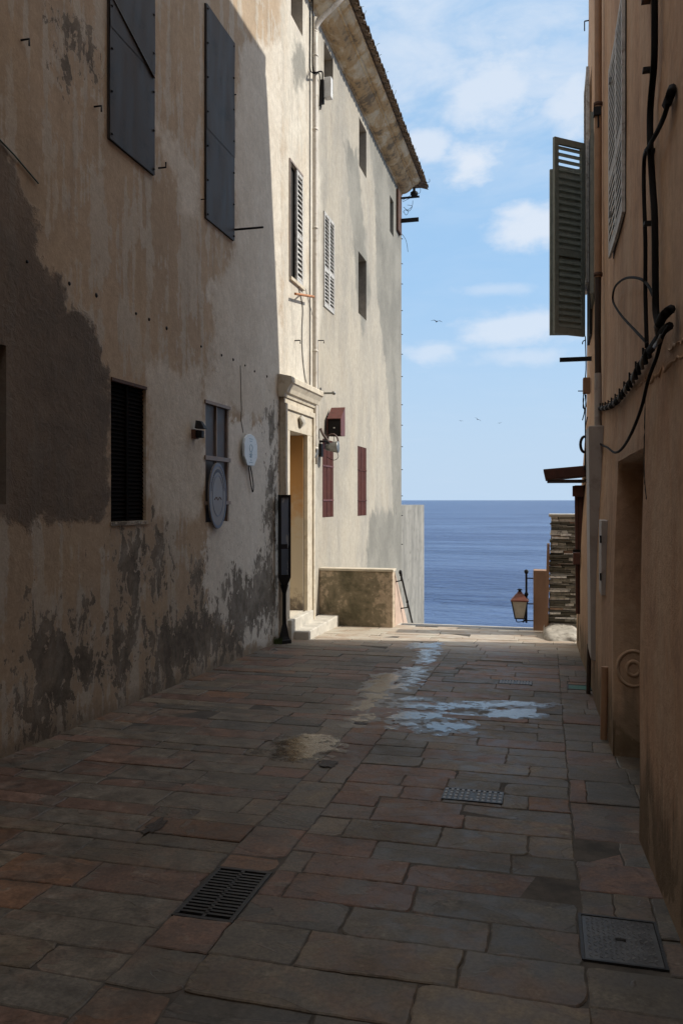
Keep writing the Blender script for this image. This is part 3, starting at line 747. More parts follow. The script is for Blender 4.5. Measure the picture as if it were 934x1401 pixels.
# half-open louvred window
y0, y1, z0, z1 = RC['half']; wdw = window(RC['half'], .045, 'window with one louvred leaf closed and one missing', 'dark')
mb = MB(); louvre_leaf(mb, (UL-.015, (y0+y1)/2+.0, z0+.01), (0, 1, 0), (0, 0, 1), (1, 0, 0), (y1-y0)/2+.0, z1-z0-.02, 22, .04, .035, .42); mb.build('shutter', M['louvre'], wdw)
mb = MB(); mb.b(UL-.05, UL+.02, y0-.03, y0-.002, z0, z1+.03); mb.b(UL-.05, UL+.02, y0, y1+.02, z1+.001, z1+.03); mb.build('frame', M['bar'], wdw)
mb = MB(); mb.b(UL-.03, UL+.04, y0-.02, y1+.04, z0-.05, z0-.002); mb.build('sill', M['limestone'], wdw)
# closed louvred pair
y0, y1, z0, z1 = RC['louv']; wdw = window(RC['louv'], .045, 'window with both pale louvred leaves closed', 'dark'); w = (y1-y0)/2
for s_ in (0, 1):
    mb = MB(); louvre_leaf(mb, (UL-.012, y0+s_*w+.003, z0), (0, 1, 0), (0, 0, 1), (1, 0, 0), w-.006, z1-z0-.01, 26, .04, .035, .40); mb.build('shutter', M['louvre'], wdw)
# two oxblood plank shutters
for k_, lab in (('red1', 'faded oxblood plank shutter under the red box'), ('red2', 'dark oxblood plank shutter farther along')):
    y0, y1, z0, z1 = RC[k_]; wdw = window(RC[k_], .045, lab, 'dark')
    mb = MB(); plank_leaf(mb, y0+.01, y1-.01, z0+.005, z1-.005, UL-.035, 5); sh = mb.build('shutter', M['red_wood'], wdw)
    for q in (.22, .66):
        mb = MB(); mb.b(UL-.001, UL+.010, y0, y1-.01, z0+(z1-z0)*q-.014, z0+(z1-z0)*q+.014); mb.build('strap', M['red_wood' if k_ == 'red2' else 'pinkbox'], sh)
# corner shutter standing ajar by the seaward end
a = L(541.5, 258); y0 = a[1]
mb = MB(); mb.b(UL+.001, UL+.06, y0, y0+.50, L(541.5, 314)[2], a[2]); mb.build('shutter', M['rust'], bld)
for (px, py, l_, h_) in ((545, 302, .46, .05), (545, 271, .48, .02)):
    a = L(px, py); mb = MB(); mb.b(UL+.06, UL+.06+l_, a[1], a[1]+.05, a[2]-h_, a[2]+h_); mb.build('iron_arm', M['iron'], bld)

# portal
dy0, dy1, dz0, dz1 = DOOR; jw = .17
por = MB()
gzd = gz(dy0)
oy0, oy1 = L(381.5, 600)[1], L(424, 600)[1]
por.b(UL+.002, UL+.07, oy0+.03, dy0-.001, gzd-.02, dz1+.0)                     # near jamb
por.b(UL+.002, UL+.07, dy1+.001, oy1-.03, gzd-.02, dz1+.0)
por.b(UL+.002, UL+.068, oy0+.03, oy1-.03, dz1+.002, dz1+.46)
por.b(UL+.071, UL+.10, oy0+.03, oy0+.11, gzd, dz1+.38); por.b(UL+.071, UL+.10, oy1-.11, oy1-.03, gzd, dz1+.38); por.b(UL+.071, UL+.10, oy0+.112, oy1-.112, dz1+.30, dz1+.38)
ds = por.build('door_surround', M['limestone'], bld, bevel=.006)
cp = MB(); cpz = dz1+.462; prf = [(0, 0), (.09, 0), (.10, .05), (.13, .06), (.15, .12), (.19, .19), (.21, .20), (.21, .27), (.20, .285), (0, .33)]
cp.prism([(UL+.001+a, cpz+h) for a, h in prf], oy0-.05, oy1+.07, 'y'); cp.build('door_cornice', M['limestone'], ds, bevel=.004)
mb = MB(); mb.b(UL-.42, UL-.36, dy0, dy1, dz0, dz1); dl = mb.build('door', simple('ochre_door', (.52, .43, .28), .6, 0, .15, 4), bld)
mb = MB()
for (a, b_) in ((.1, .45), (.5, .9)):
    h = dz1-dz0; mb.b(UL-.362, UL-.352, dy0+.12, dy1-.12, dz0+h*a, dz0+h*b_)
mb.build('door_panel', M['limestone'], dl, bevel=.004)
# rusty stained far jamb lining inside the doorway (stone, faces the camera)
jm, t, b = mat('iron_stained_stone'); p = t.pos(); s = t.sep(p); n = t.noise(p, 5, 8, .65, .3)
hh = t.math('MULTIPLY_ADD', t.math('SUBTRACT', n, .5), 1.6, s[2])
c = t.mix(t.sstep(hh, 1.0, 1.9), (.47, .41, .32), (.44, .24, .09)); c = t.mix(t.sstep(hh, -.15, .25, 1, 0), c, (.12, .10, .085))
t.put(b.inputs['Base Color'], c); b.inputs['Roughness'].default_value = .9; t.l.new(t.bump(n, .5, .01), b.inputs['Normal'])
mb = MB(); mb.b(UL-.358, UL-.002, dy1-.02, dy1-.001, dz0+.002, dz1-.002); mb.build('jamb_lining', jm, ds)
# shell ornament over the door
mb = MB(); a = L(404, 577); 
for k in range(5):
    an = R(-50+25*k); mb.tube([(UL+.075, a[1], a[2]-.10), (UL+.12, a[1]+.06*math.sin(an), a[2]-.03+.02*math.cos(an)), (UL+.10, a[1]+.12*math.sin(an), a[2]+.09*math.cos(an))], [.012, .035, .02], 8)
mb.build('shell_ornament', M['step_stone'], ds)
# steps
mb = MB(); mb.b(UL+.03, UL+.14, oy0+.16, dy1+.10, gzd-.05, gzd+.30); mb.build('step', M['step_stone'], bld, bevel=.015)
sA = onground(400, 876)
mb = MB(); mb.b(UL+.02, UL+.36, 11.5, 13.30, gz(13)-.10, gz(12)+.14); mb.build('step', M['step_stone'], bld, bevel=.018)

# drainpipe of the building
a = onplane(431, 615, UL+.085); pv = a[1]; zb = a[2]
pts = [(UL+.085, pv, zb), (UL+.085, pv, zb+.3), (UL+.085, pv, ZE-.75), (UL+.085, pv, ZE-.48), (UL+.11, pv+.005, ZE-.36), (UL+.20, pv+.02, ZE-.24), (UL+.34, pv+.05, ZE-.10), (UL+.46, pv+.08, ZE+.02), (UL+.53, pv+.10, ZE+.12), (UL+.56, pv+.10, ZE+.30)]
mb = MB(); mb.tube(smooth_path(pts[:1]+pts[1:], 4), .042, 14); dp = mb.build('drainpipe', M['pipe'], bld)
for zz_ in (zb+.02, zb+1.6, zb+3.6, zb+5.2, zb+6.4):
    mb = MB(); mb.lathe((UL+.085, pv, zz_), [(.042, -.02), (.048, -.018), (.048, .018), (.042, .02)], 14); mb.build('collar', M['pipe'], dp)
mb = MB(); mb.tube(smooth_path([(UL+.085, pv, zb-.0), (UL+.085, pv, zb-.06), (UL+.06, pv-.04, zb-.12), (UL+.01, pv-.10, zb-.17)], 3), .05, 12); mb.build('outlet', M['steel'], dp)

# low terrace wall past the seaward corner
mb = MB(); mb.b(UL-2, UL-.002, VL1+.002, 25.6, -12.2, 1.50); 
lw = mb.build('terrace_wall', simple('grey_render', (.235, .225, .20), .9, 0, .25, 2.5, .4, 40, dirt=(.16, .155, .135), stretch=(1, 1, .3)), loc=(UL-1, 23.5, -12.2))
tag(lw, 'low grey rendered wall dropping to the sea past the corner of the long building', 'wall')

# ------------------------------------------------------------------ parapet blocks and railing at the end of the lane
q0 = onground(431, 853); q1 = onground(537, 856)
pm_ = stained('damp_parapet_render', (.46, .37, .27), (.38, .30, .215), (.085, .068, .046), (q0[0]+q1[0])/2+.05, gz(14)+.25, 0)
PV = 13.36; PU = atv(537, 850, 13.36)[0]; pz = atv(480, 779, 13.36)[2]
par = thing('parapet', ((UL+PU)/2, PV, gz(PV)), 'brown damp-stained parapet block against the sunlit facade left of the sea', 'wall')
mb = MB(); mb.b(UL+.003, PU, PV, PV+.22, gz(PV)-.3, pz-.03); mb.build('block', pm_, par, bevel=.012)
mb = MB(); mb.b(UL+.004, PU+.015, PV-.02, PV+.24, pz-.028, pz+.015); mb.build('coping', M['limestone'], par, bevel=.008)
mb = MB(); s0 = PV+.225  # sloping cheek of the stair
mb.add([(PU-.2, s0, pz-.05), (PU, s0, pz-.05), (PU, s0+2.6, pz-2.2), (PU-.2, s0+2.6, pz-2.2), (PU-.2, s0, -4), (PU, s0, -4), (PU, s0+2.6, -5), (PU-.2, s0+2.6, -5)], [(0, 1, 2, 3), (4, 7, 6, 5), (0, 4, 5, 1), (1, 5, 6, 2), (2, 6, 7, 3), (3, 7, 4, 0)])
mb.build('stair_cheek', simple('pink_render', (.50, .37, .29), .9, 0, .12, 5), par)
rail = thing('handrail', (PU+.06, PV+.3, gz(PV)), 'thin black iron handrail going down the stairs beside the parapet', 'handrail')
h0 = atv(547.5, 783, PV+.25); h1 = atv(565, 858, PV+1.25)
h0 = Vector(h0); h1 = Vector(h1); dd = h1-h0
mb = MB(); mb.tube([h0-Vector((.0, .05, 0)), h0, h0+dd*1.15], .017, 8); mb.lathe(tuple(h0+Vector((0, 0, .0))), [(0, .04), (.022, .03), (.03, 0), (.022, -.03), (0, -.045)], 10); mb.build('rail', M['iron'], rail)
for q in (.04, .52, .98):
    a = h0+dd*q; mb = MB(); mb.tube([a, a+Vector((0, 0, -.10)), Vector((PU+.0, a.y, a.z-.12))], .011, 6); mb.lathe(tuple(a), [(0, .03), (.024, .02), (.024, -.02), (0, -.03)], 8); mb.build('bracket', M['iron'], rail)

# right parapet with lantern
rp0 = atv(729, 780, 13.75); rp1 = atv(748, 860, 13.75)
brn = simple('brown_render', (.30, .185, .12), .9, 0, .15, 4, .3, 50, stretch=(1, 1, .4))
mb = MB(); rpz = rp0[2]; mb.b(rp0[0], .02, 13.70, 13.98, gz(14)-.5, rpz)
o = mb.build('pillar', brn, loc=((rp0[0])/2, 13.8, gz(14)-.5), bevel=.01); tag(o, 'short brown rendered pillar holding the lantern at the edge of the sea', 'pillar')
# rubble wall with a battered left side and a stepped coping
rw = thing('rubble_wall', (.25, 13.4, gz(13.4)), 'dry dark and white rubble stone wall below the awning at the end of the lane', 'wall')
topz = atv(760, 705, 13.2)[2]; ubot = atv(748, 850, 13.2)[0]+.0; utop = atv(752, 705, 13.2)[0]; uR = .62
random.seed(11); mb = MB(); cols = []
z_ = gz(13.2)+.16
def uleft(zq):
    f = (zq-gz(13.2))/(topz-gz(13.2)); return ubot+(utop-ubot)*min(1, f)
while z_ < topz-.03:
    h = random.uniform(.014, .048); h = min(h, topz-.02-z_); a = uleft(z_)+random.uniform(0, .03)
    while a < uR:
        l = random.uniform(.10, .38); l = min(l, uR-a)+.001
        f = 13.20+random.uniform(-.022, .015); j = lambda s=.006: random.uniform(-s, s); g = .006
        a1 = a+l-g; zt = z_+h-g
        mb.hexa([(a+j(), f+j(), z_+j()), (a1+j(), f+j(), z_+j()), (a1, f+.3, z_), (a, f+.3, z_), (a+j(), f+j()+.004, zt+j()), (a1+j(), f+j()+.004, zt+j()), (a1, f+.3, zt), (a, f+.3, zt)])
        k = random.random(); c_ = (.12, .115, .09) if k < .36 else (.33, .32, .27) if k < .68 else (.74, .72, .66) if k < .97 else (.36, .25, .18)
        fq = random.uniform(.8, 1.2); cols += [(c_[0]*fq, c_[1]*fq, c_[2]*fq, 1)]*6
        a += l
    z_ += h
sm_, t, b = mat('rubble_stone'); p = t.pos(); n = t.noise(p, 16, 7, .68)
c = t.mix(t.math('MULTIPLY', t.sstep(n, .5, .68), .6), t.attr('stone', 'Color'), (.06, .055, .04)); t.put(b.inputs['Base Color'], t.scalec(c, t.sstep(n, .2, .8, 1.2, .85)))
b.inputs['Roughness'].default_value = .9; t.l.new(t.bump(n, .7, .012), b.inputs['Normal'])
o = mb.build('stonework', sm_, rw); a_ = o.data.attributes.new('stone', 'FLOAT_COLOR', 'FACE'); a_.data.foreach_set('color', np.array(cols, dtype=np.float32).ravel())
mb = MB(); mb.prism([(uleft(gz(13.2))+.02, gz(13.2)-.3), (uR, gz(13.2)-.3), (uR, topz-.03), (utop+.02, topz-.03)], 13.24, 13.60, 'y'); mb.build('core', simple('dark_joint', (.03, .027, .022), .95), rw)
mb = MB(); mb.b(utop-.02, uR, 13.17, 13.62, topz-.025, topz+.02); mb.build('coping', M['step_stone'], rw, bevel=.008)
mb = MB(); e0 = atv(756, 745, 13.2)  # rendered edge strip that widens downwards
zt = e0[2]; mb.prism([(uleft(zt)-.035, zt), (uleft(zt)+.004, zt), (ubot+.01, gz(13.2)-.2), (ubot-.05, gz(13.2)-.2)], 13.16, 13.62, 'y'); mb.build('edge_strip', brn, rw)
# whitewashed boulder foot
mb = MB(); n1, n2 = 44, 22; c0 = Vector((.23, 12.98, gz(13)-.04)); vs = []
for i in range(n1):
    for j in range(n2):
        a = 2*math.pi*i/n1; e = math.pi/2*j/(n2-1); ca, sa_ = math.cos(a), math.sin(a); rx = abs(ca)**.6*(1 if ca > 0 else -1); ry = abs(sa_)**.6*(1 if sa_ > 0 else -1)
        q = Vector((rx*.27*math.cos(e)**.45, ry*.55*math.cos(e)**.45, .20*math.sin(e)**.7))
        q *= 1+.16*mnoise.noise(q*4.0)+.07*mnoise.noise(q*11)+.03*abs(mnoise.noise(q*30)); vs.append(c0+q+Vector((0, .25*q.z, .10*q.y)))
fs = [(i*n2+j, ((i+1) % n1)*n2+j, ((i+1) % n1)*n2+j+1, i*n2+j+1) for i in range(n1) for j in range(n2-1)]
mb.add(vs, fs, True); o = mb.build('boulder', simple('whitewashed_rock', (.36, .33, .28), .85, 0, .3, 5, 1.0, 12, dirt=(.22, .20, .165)), loc=tuple(c0)); tag(o, 'rounded pale boulder at the foot of the rubble wall', 'rock')

# lantern
lp = atv(719.5, 783, 13.72); lb = atv(720, 852, 13.72)
lan = thing('lantern', (lp[0], 13.72, lb[2]), 'black iron lantern with a red hood on a bracket in front of the sea', 'lantern')
mb = MB(); mb.tube([(lp[0], 13.72, lb[2]), (lp[0], 13.72, lp[2])], .017, 8); mb.lathe((lp[0], 13.72, lp[2]+.01), [(0, .04), (.03, .025), (.036, 0), (.025, -.03), (0, -.04)], 10)
mb.lathe((lp[0], 13.72, lp[2]-.36), [(.017, .04), (.035, .0), (.017, -.04)], 8); mb.build('post', M['iron'], lan)
for py_ in (791, 826, 849):
    zz_ = atv(720, py_, 13.72)[2]; mb = MB(); mb.tube([(lp[0], 13.72, zz_), (rp0[0]+.01, 13.72, zz_)], .010, 6); mb.build('bracket', M['iron'], lan)
lc = atv(710.5, 820, 13.72); ux = lc[0]; zt = atv(710, 822, 13.72)[2]; zb_ = atv(710, 845, 13.72)[2]
def frus(mb, x, y, za, ra, zb, rb):
    mb.hexa([(x-ra, y-ra, za), (x+ra, y-ra, za), (x+ra, y+ra, za), (x-ra, y+ra, za), (x-rb, y-rb, zb), (x+rb, y-rb, zb), (x+rb, y+rb, zb), (x-rb, y+rb, zb)])
rt, rb_ = .125, .075
mb = MB(); frus(mb, ux, 13.72, zb_, rb_-.006, zt, rt-.006); mb.build('lamp_glass', M['lamp_glass'], lan)
mb = MB(); frus(mb, ux, 13.72, zt, rt+.018, zt+.02, rt+.018); frus(mb, ux, 13.72, zt+.021, rt+.01, zt+.12, .055); frus(mb, ux, 13.72, zt+.121, .045, zt+.15, .035); mb.build('hood', M['lamp_copper'], lan)
mb = MB(); mb.lathe((ux, 13.72, zt+.15), [(.03, 0), (.02, .02), (.045, .03), (.03, .045), (0, .05)], 10); mb.build('finial', M['iron'], lan)
mb = MB()
for sx in (-1, 1):
    for sy in (-1, 1): mb.tube([(ux+sx*rb_, 13.72+sy*rb_, zb_), (ux+sx*rt, 13.72+sy*rt, zt)], .009, 6)
frus(mb, ux, 13.72, zb_-.015, rb_+.008, zb_-.001, rb_+.008); mb.build('frame', M['iron'], lan)
mb = MB(); zl = atv(720, 849, 13.72)[2]
for s_ in (-1, 1):
    mb.tube(smooth_path([(ux+s_*.06, 13.72, zb_-.015), (ux+s_*.055+.01, 13.72, zb_-.07), (ux+.04, 13.72, zl-.02), (lp[0], 13.72, zl)], 4), .008, 6)
mb.tube(smooth_path([(ux+.02, 13.72, zl+.02), (ux+.06, 13.72, zl+.06), (ux+.09, 13.72, zl+.02), (ux+.05, 13.72, zl-.02)], 4), .008, 6)
mb.build('scroll', M['iron'], lan)

# ------------------------------------------------------------------ covers and grates in the paving
def grate(u0, u1, v0, v1, nb_, rows, matk, label, cat='drain grate', along='v', name='drain_grate', group=None):
    mb = MB(); fr = min(.022, (v1-v0)*.12); zc = lambda v: gz(v)+.001
    root = thing(name, ((u0+u1)/2, v0, gz(v0)), label, cat, group)
    def bar(a, b_, c, d, h=.022):
        mb.hexa([(a, c, zc(c)-h), (b_, c, zc(c)-h), (b_, d, zc(d)-h), (a, d, zc(d)-h), (a, c, zc(c)), (b_, c, zc(c)), (b_, d, zc(d)), (a, d, zc(d))])
    bar(u0, u1, v0, v0+fr); bar(u0, u1, v1-fr, v1); bar(u0, u0+fr, v0+fr, v1-fr); bar(u1-fr, u1, v0+fr, v1-fr)
    mb.build('frame', M[matk], root, bevel=.002); mb = MB()
    if along == 'v':   # slots run across, bars stacked along v
        for r in range(rows+1):
            if 0 < r < rows: x = u0+(u1-u0)*r/rows; bar(x-.008, x+.008, v0+fr, v1-fr)
        n = nb_
        for k in range(1, n):
            y = v0+fr+(v1-v0-2*fr)*k/n; bar(u0+fr, u1-fr, y-.008, y+.008, .018)
    else:
        n = nb_
        for k in range(1, n):
            x = u0+fr+(u1-u0-2*fr)*k/n; bar(x-(u1-u0)/n*.26, x+(u1-u0)/n*.26, v0+fr, v1-fr, .018)
    mb.build('bars', M[matk], root)
    mb = MB(); mb.hexa([(u0, v0, gz(v0)-.14), (u1, v0, gz(v0)-.14), (u1, v1, gz(v1)-.14), (u0, v1, gz(v1)-.14), (u0, v0, gz(v0)-.12), (u1, v0, gz(v0)-.12), (u1, v1, gz(v1)-.12), (u0, v1, gz(v1)-.12)])
    mb.build('sump', M['dark'], root); return root
grate(*GR, 16, 2, 'cast', 'black cast-iron drain grate set between the gutter stones in the foreground')
def plate(rc, matk, label, name='manhole_cover', lift=.002, tread=True):
    u0, u1, v0, v1 = rc; root = thing(name, ((u0+u1)/2, v0, gz(v0)), label, 'cover'); mb = MB()
    def sl(a, b_, c, d, z0, z1): mb.hexa([(a, c, gz(c)+z0), (b_, c, gz(c)+z0), (b_, d, gz(d)+z0), (a, d, gz(d)+z0), (a, c, gz(c)+z1), (b_, c, gz(c)+z1), (b_, d, gz(d)+z1), (a, d, gz(d)+z1)])
    fr = .012; sl(u0, u1, v0, v0+fr, -.02, lift+.003); sl(u0, u1, v1-fr, v1, -.02, lift+.003); sl(u0, u0+fr, v0+fr, v1-fr, -.02, lift+.003); sl(u1-fr, u1, v0+fr, v1-fr, -.02, lift+.003)
    mb.build('frame', M['cast'], root); mb = MB(); sl(u0+fr+.003, u1-fr-.003, v0+fr+.003, v1-fr-.003, -.02, lift); pl = mb.build('plate', M[matk], root)
    if tread:
        mb = MB(); a = u0+.035; i = 0
        while a < u1-.03:
            c = v0+.035+(i % 2)*.013
            while c < v1-.03:
                s = 1 if (i+int(c*40)) % 2 else -1
                z = gz(c)+lift; d1, d2 = .009*s, .009
                mb.add([(a-d1, c-d2, z), (a+.004, c-.003, z+.002), (a+d1, c+d2, z), (a-.004, c+.003, z+.002)], [(0, 1, 2, 3)]); mb.add([(a-d1, c-d2, z), (a+.004, c-.003, z+.0024), (a+d1, c+d2, z)], [(0, 1, 2)])
                c += .026
            a += .020; i += 1
        mb.build('tread_pattern', M['cast_light'], pl)
        mb = MB(); cc = ((u0+u1)/2, (v0+v1)/2); mb.b(cc[0]-.02, cc[0]+.02, cc[1]-.008, cc[1]+.008, gz(cc[1])+lift, gz(cc[1])+lift+.003); mb.build('lifting_slot', M['dark'], pl)
    return root
M['plate_steel'] = simple('worn_tread_steel', (.095, .092, .088), .42, .6, .25, 12, .3, 80)
plate(MH, 'plate_steel', 'grey tread-plate cover near the foot of the right-hand wall')
plate(G4, 'greencast', 'small green painted cover against the right-hand wall', tread=False)
def lid(rc, label, nu=11, nv=4):
    root = plate(rc, 'cast', label, 'manhole_cover', .002, False); u0, u1, v0, v1 = rc; mb = MB()
    for i in range(nu):
        for j in range(nv):
            a = u0+(u1-u0)*(i+.5)/nu; c = v0+(v1-v0)*(j+.5)/nv; w, d = (u1-u0)/nu*.3, (v1-v0)/nv*.3
            if i == nu//2 and j in (1, 2): continue
            z = gz(c)+.002; mb.hexa([(a-w, c-d, z), (a+w, c-d, z), (a+w, c+d, z), (a-w, c+d, z), (a-w*.8, c-d*.8, z+.004), (a+w*.8, c-d*.8, z+.004), (a+w*.8, c+d*.8, z+.004), (a-w*.8, c+d*.8, z+.004)])
    mb.build('studs', M['cast_light'], root)
lid(G2, 'studded iron cover in the middle of the paving, the nearer and larger of two')
lid(G3, 'studded iron cover near the sunlit terrace, the farther and smaller of two')
gl = onground(536, 862); gr = onground(735, 862)
CG = (gl[0], gr[0]+.0, VE-.285, VE-.06)
grate(CG[0], CG[1], CG[2], CG[3], 74, 1, 'cast_light', 'long slotted channel grate across the sunlit end of the lane', 'channel grate', 'u', 'channel_grate')
kb = MB(); kb.hexa([(UL, VE-.05, -1.2), (.05, VE-.05, -1.2), (.05, VE+.01, -1.2), (UL, VE+.01, -1.2), (UL, VE-.05, gz(VE)+.004), (.05, VE-.05, gz(VE)+.004), (.05, VE+.01, gz(VE)+.003), (UL, VE+.01, gz(VE)+.003)])
tag(kb.build('terrace_edge', M['step_stone']), kind='structure')
kb = MB(); kb.hexa([(CG[0]-1.2, VE-.29, gz(VE)-.1), (CG[0]-.003, VE-.29, gz(VE)-.1), (CG[0]-.003, VE-.055, gz(VE)-.1), (CG[0]-1.2, VE-.055, gz(VE)-.1), (CG[0]-1.2, VE-.29, gz(VE-.29)+.001), (CG[0]-.003, VE-.29, gz(VE-.29)+.001), (CG[0]-.003, VE-.055, gz(VE)+.001), (CG[0]-1.2, VE-.055, gz(VE)+.001)])
tag(kb.build('terrace_paving', M['step_stone']), kind='structure')
p1 = onground(702, 870); p2 = onground(735, 867)
grate(p1[0], p2[0], p1[1], p1[1]+.11, 20, 1, 'rust', 'small rusty slotted grille in the sunlit paving near the lantern', 'drain grille', 'u', 'drain_grille')
# dark pits and chips of missing stone
for (px, py, w, d, lab) in ((214, 1131, .045, .12, 'broken hollow where a paving stone has crumbled away, left of the gutter'), (493, 990, .055, .05, 'small square sump hole in the wet gutter stones'), (449, 1046, .07, .10, 'broken pit at the near end of the wet gutter stones')):
    g_ = onground(px, py); mb = MB(); n = 26; rj = random.Random(px); fj = [rj.uniform(.62, 1.3) for _ in range(n)]; vs = [(g_[0]+w*fj[k]*math.cos(2*math.pi*k/n), g_[1]+d*fj[k]*math.sin(2*math.pi*k/n), gz(g_[1]+d*fj[k]*math.sin(2*math.pi*k/n))+.007) for k in range(n)]
    mb.add(vs+[(g_[0], g_[1], gz(g_[1])+.004)], [(k, (k+1) % n, n) for k in range(n)]); o = mb.build('pit', simple('wet_dirt', (.035, .026, .02), .7, 0, .6, 30, .8, 60), loc=(g_[0], g_[1], gz(g_[1])), recalc=False); tag(o, lab, 'hole')

# ------------------------------------------------------------------ things on the left building
# info sign on its post
sb = onground(389, 880); sgn = thing('information_sign', sb, 'narrow black information panel on a slim post beside the steps', 'sign')
x, y = sb[0], sb[1]; zg = sb[2]; Zs = -x*ST+y*CT; hz_ = lambda py: CH+(684-py)/F*Zs
mb = MB(); mb.lathe((x, y, zg), [(.105, 0), (.105, .05), (.09, .06), (.07, .10), (.045, .22), (.03, .28), (.03, .30)], 4, smooth=False); mb.lathe((x, y, zg), [(.03, .28), (.028, .40), (.028, hz_(812)-zg), (.045, hz_(806)-zg), (.06, hz_(800)-zg)], 12); mb.build('post', M['iron'], sgn)
zt, zb_ = hz_(677), hz_(790); aS = R(52); ax = Vector((math.cos(aS)*1, -math.sin(aS), 0))   # panel direction in plan
wS = .22
def pq(a, o, z): return (x+ax.x*a-ax.y*o, y+ax.y*a+ax.x*o, z)
def slabp(mb, a0, a1, o0, o1, z0, z1): mb.hexa([pq(a0, o0, z0), pq(a1, o0, z0), pq(a1, o1, z0), pq(a0, o1, z0), pq(a0, o0, z1), pq(a1, o0, z1), pq(a1, o1, z1), pq(a0, o1, z1)])
aS = R(32); ax = Vector((math.cos(aS), math.sin(aS), 0)); wS = .17
mb = MB()
slabp(mb, -wS/2, -wS/2+.03, -.04, .04, zb_, zt); slabp(mb, wS/2-.03, wS/2, -.04, .04, zb_, zt); slabp(mb, -wS/2+.03, wS/2-.03, -.04, .04, zt-.04, zt); slabp(mb, -wS/2+.03, wS/2-.03, -.04, .04, zb_, zb_+.04)
mb.hexa([pq(-.03, -.03, hz_(802)), pq(.03, -.03, hz_(802)), pq(.03, .03, hz_(802)), pq(-.03, .03, hz_(802)), pq(-wS/2, -.04, zb_), pq(wS/2, -.04, zb_), pq(wS/2, .04, zb_), pq(-wS/2, .04, zb_)])
mb.build('frame', M['iron'], sgn)
gm, t, b = mat('poster_behind_glass'); p = t.pos(); s = t.sep(p); n = t.noise(t.mapping(p, (6, 6, 1.5)), 2.0, 3)
c = t.mix(t.sstep(s[2], zb_+.40, zb_+.42), (.10, .13, .18), (.17, .21, .28)); c = t.mix(t.sstep(t.math('ABSOLUTE', t.math('SUBTRACT', s[2], zb_+.44)), .03, .04, 1, 0), c, (.02, .022, .03)); c = t.mix(t.sstep(n, .6, .63), c, (.35, .38, .42))
t.put(b.inputs['Base Color'], c); b.inputs['Roughness'].default_value = .12
mb = MB(); slabp(mb, -wS/2+.03, wS/2-.03, -.025, .025, zb_+.04, zt-.04); mb.build('poster', gm, sgn)

# oval enamel plaque with a blue rim
a = L(300, 676, .06); pq_ = thing('enamel_plaque', (UL, a[1], a[2]-.35), 'tall pale oval plaque with a blue rim in front of the barred window', 'plaque')
yC = a[1]; ry = (L(312.5, 676)[1]-L(289, 676)[1])/2; zC = a[2]-.02; rz = (L(300, 634)[2]-zC)
def oval(mb, u, y, z, ry, rz, th, n=32):
    vs = [(u, y+ry*math.cos(2*math.pi*k/n), z+rz*math.sin(2*math.pi*k/n)) for k in range(n)]; vs += [(u+th, p[1], p[2]) for p in vs]
    mb.add(vs, [tuple(range(n)), tuple(range(2*n-1, n-1, -1))]+[(k, (k+1) % n, n+(k+1) % n, n+k) for k in range(n)])
mb = MB(); oval(mb, UL+.03, yC, zC, ry, rz, .015); mb.b(UL, UL+.03, yC-.03, yC+.03, zC-.02, zC+.02); mb.build('plate', simple('grey_enamel', (.205, .185, .175), .45, 0, .08, 9), pq_)
blue = simple('blue_enamel', (.12, .14, .20), .5)
mb = MB(); n = 40
def ring(mb, u, y, z, r0y, r0z, r1y, r1z, th):
    vs = []
    for k in range(n):
        c_, s_ = math.cos(2*math.pi*k/n), math.sin(2*math.pi*k/n)
        vs += [(u, y+r0y*c_, z+r0z*s_), (u, y+r1y*c_, z+r1z*s_), (u+th, y+r1y*c_, z+r1z*s_), (u+th, y+r0y*c_, z+r0z*s_)]
    fs = []
    for k in range(n):
        a, b_ = 4*k, 4*((k+1) % n)
        for q in range(4): fs.append((a+q, b_+q, b_+(q+1) % 4, a+(q+1) % 4))
    mb.add(vs, fs)
ring(mb, UL+.046, yC, zC, ry*.90, rz*.90, ry*.98, rz*.98, .003)
for k in range(22):   # dashes where lettering runs round the rim, illegible in the photo
    an = R(15+k*7.2); c_, s_ = math.cos(an), math.sin(an); mb.box((UL+.047, yC+ry*.76*c_, zC+rz*.76*s_), (.004, ry*.045, rz*.10))
ring(mb, UL+.046, yC, zC, ry*.60, rz*.60, ry*.62, rz*.62, .002)
mb.build('rim_marks', blue, pq_)
mb = MB(); mb.tube(smooth_path([(UL+.045, yC-ry*.38, zC-rz*.12), (UL+.045, yC-ry*.2, zC-rz*.04), (UL+.045, yC, zC-rz*.13), (UL+.045, yC+ry*.2, zC-rz*.04), (UL+.045, yC+ry*.38, zC-rz*.12)], 4), .005, 5); mb.build('emblem', M['rust'], pq_)
# white eight-sided plaque with cable loop
a = L(337, 616); y0, y1 = L(328.5, 616)[1], L(346, 616)[1]; zt, zb_ = L(337, 594)[2], L(337, 637)[2]; c_ = (y1-y0)*.24
wp = thing('white_plaque', (UL, (y0+y1)/2, zb_), 'small white plaque with cut corners and a cable loop hanging under it', 'plaque')
poly = [(y0+c_, zb_), (y1-c_, zb_), (y1, zb_+c_), (y1, zt-c_*1.2)]+[((y0+y1)/2+(y1-y0)/2*math.cos(R(q)), zt-c_*1.2+c_*1.2*math.sin(R(q))) for q in (30, 60, 90, 120, 150)]+[(y0, zt-c_*1.2), (y0, zb_+c_)]
mb = MB(); mb.prism(poly, UL+.03, UL+.06, 'x'); mb.build('body', simple('bluish_white_enamel', (.60, .66, .70), .35, 0, .04, 9), wp, bevel=.004)
mb = MB(); ym = (y0+y1)/2
lb_ = simple('pale_blue_print', (.26, .40, .50), .4)
ring(mb, UL+.0605, ym, zt-.18, .05, .04, .06, .05, .002)
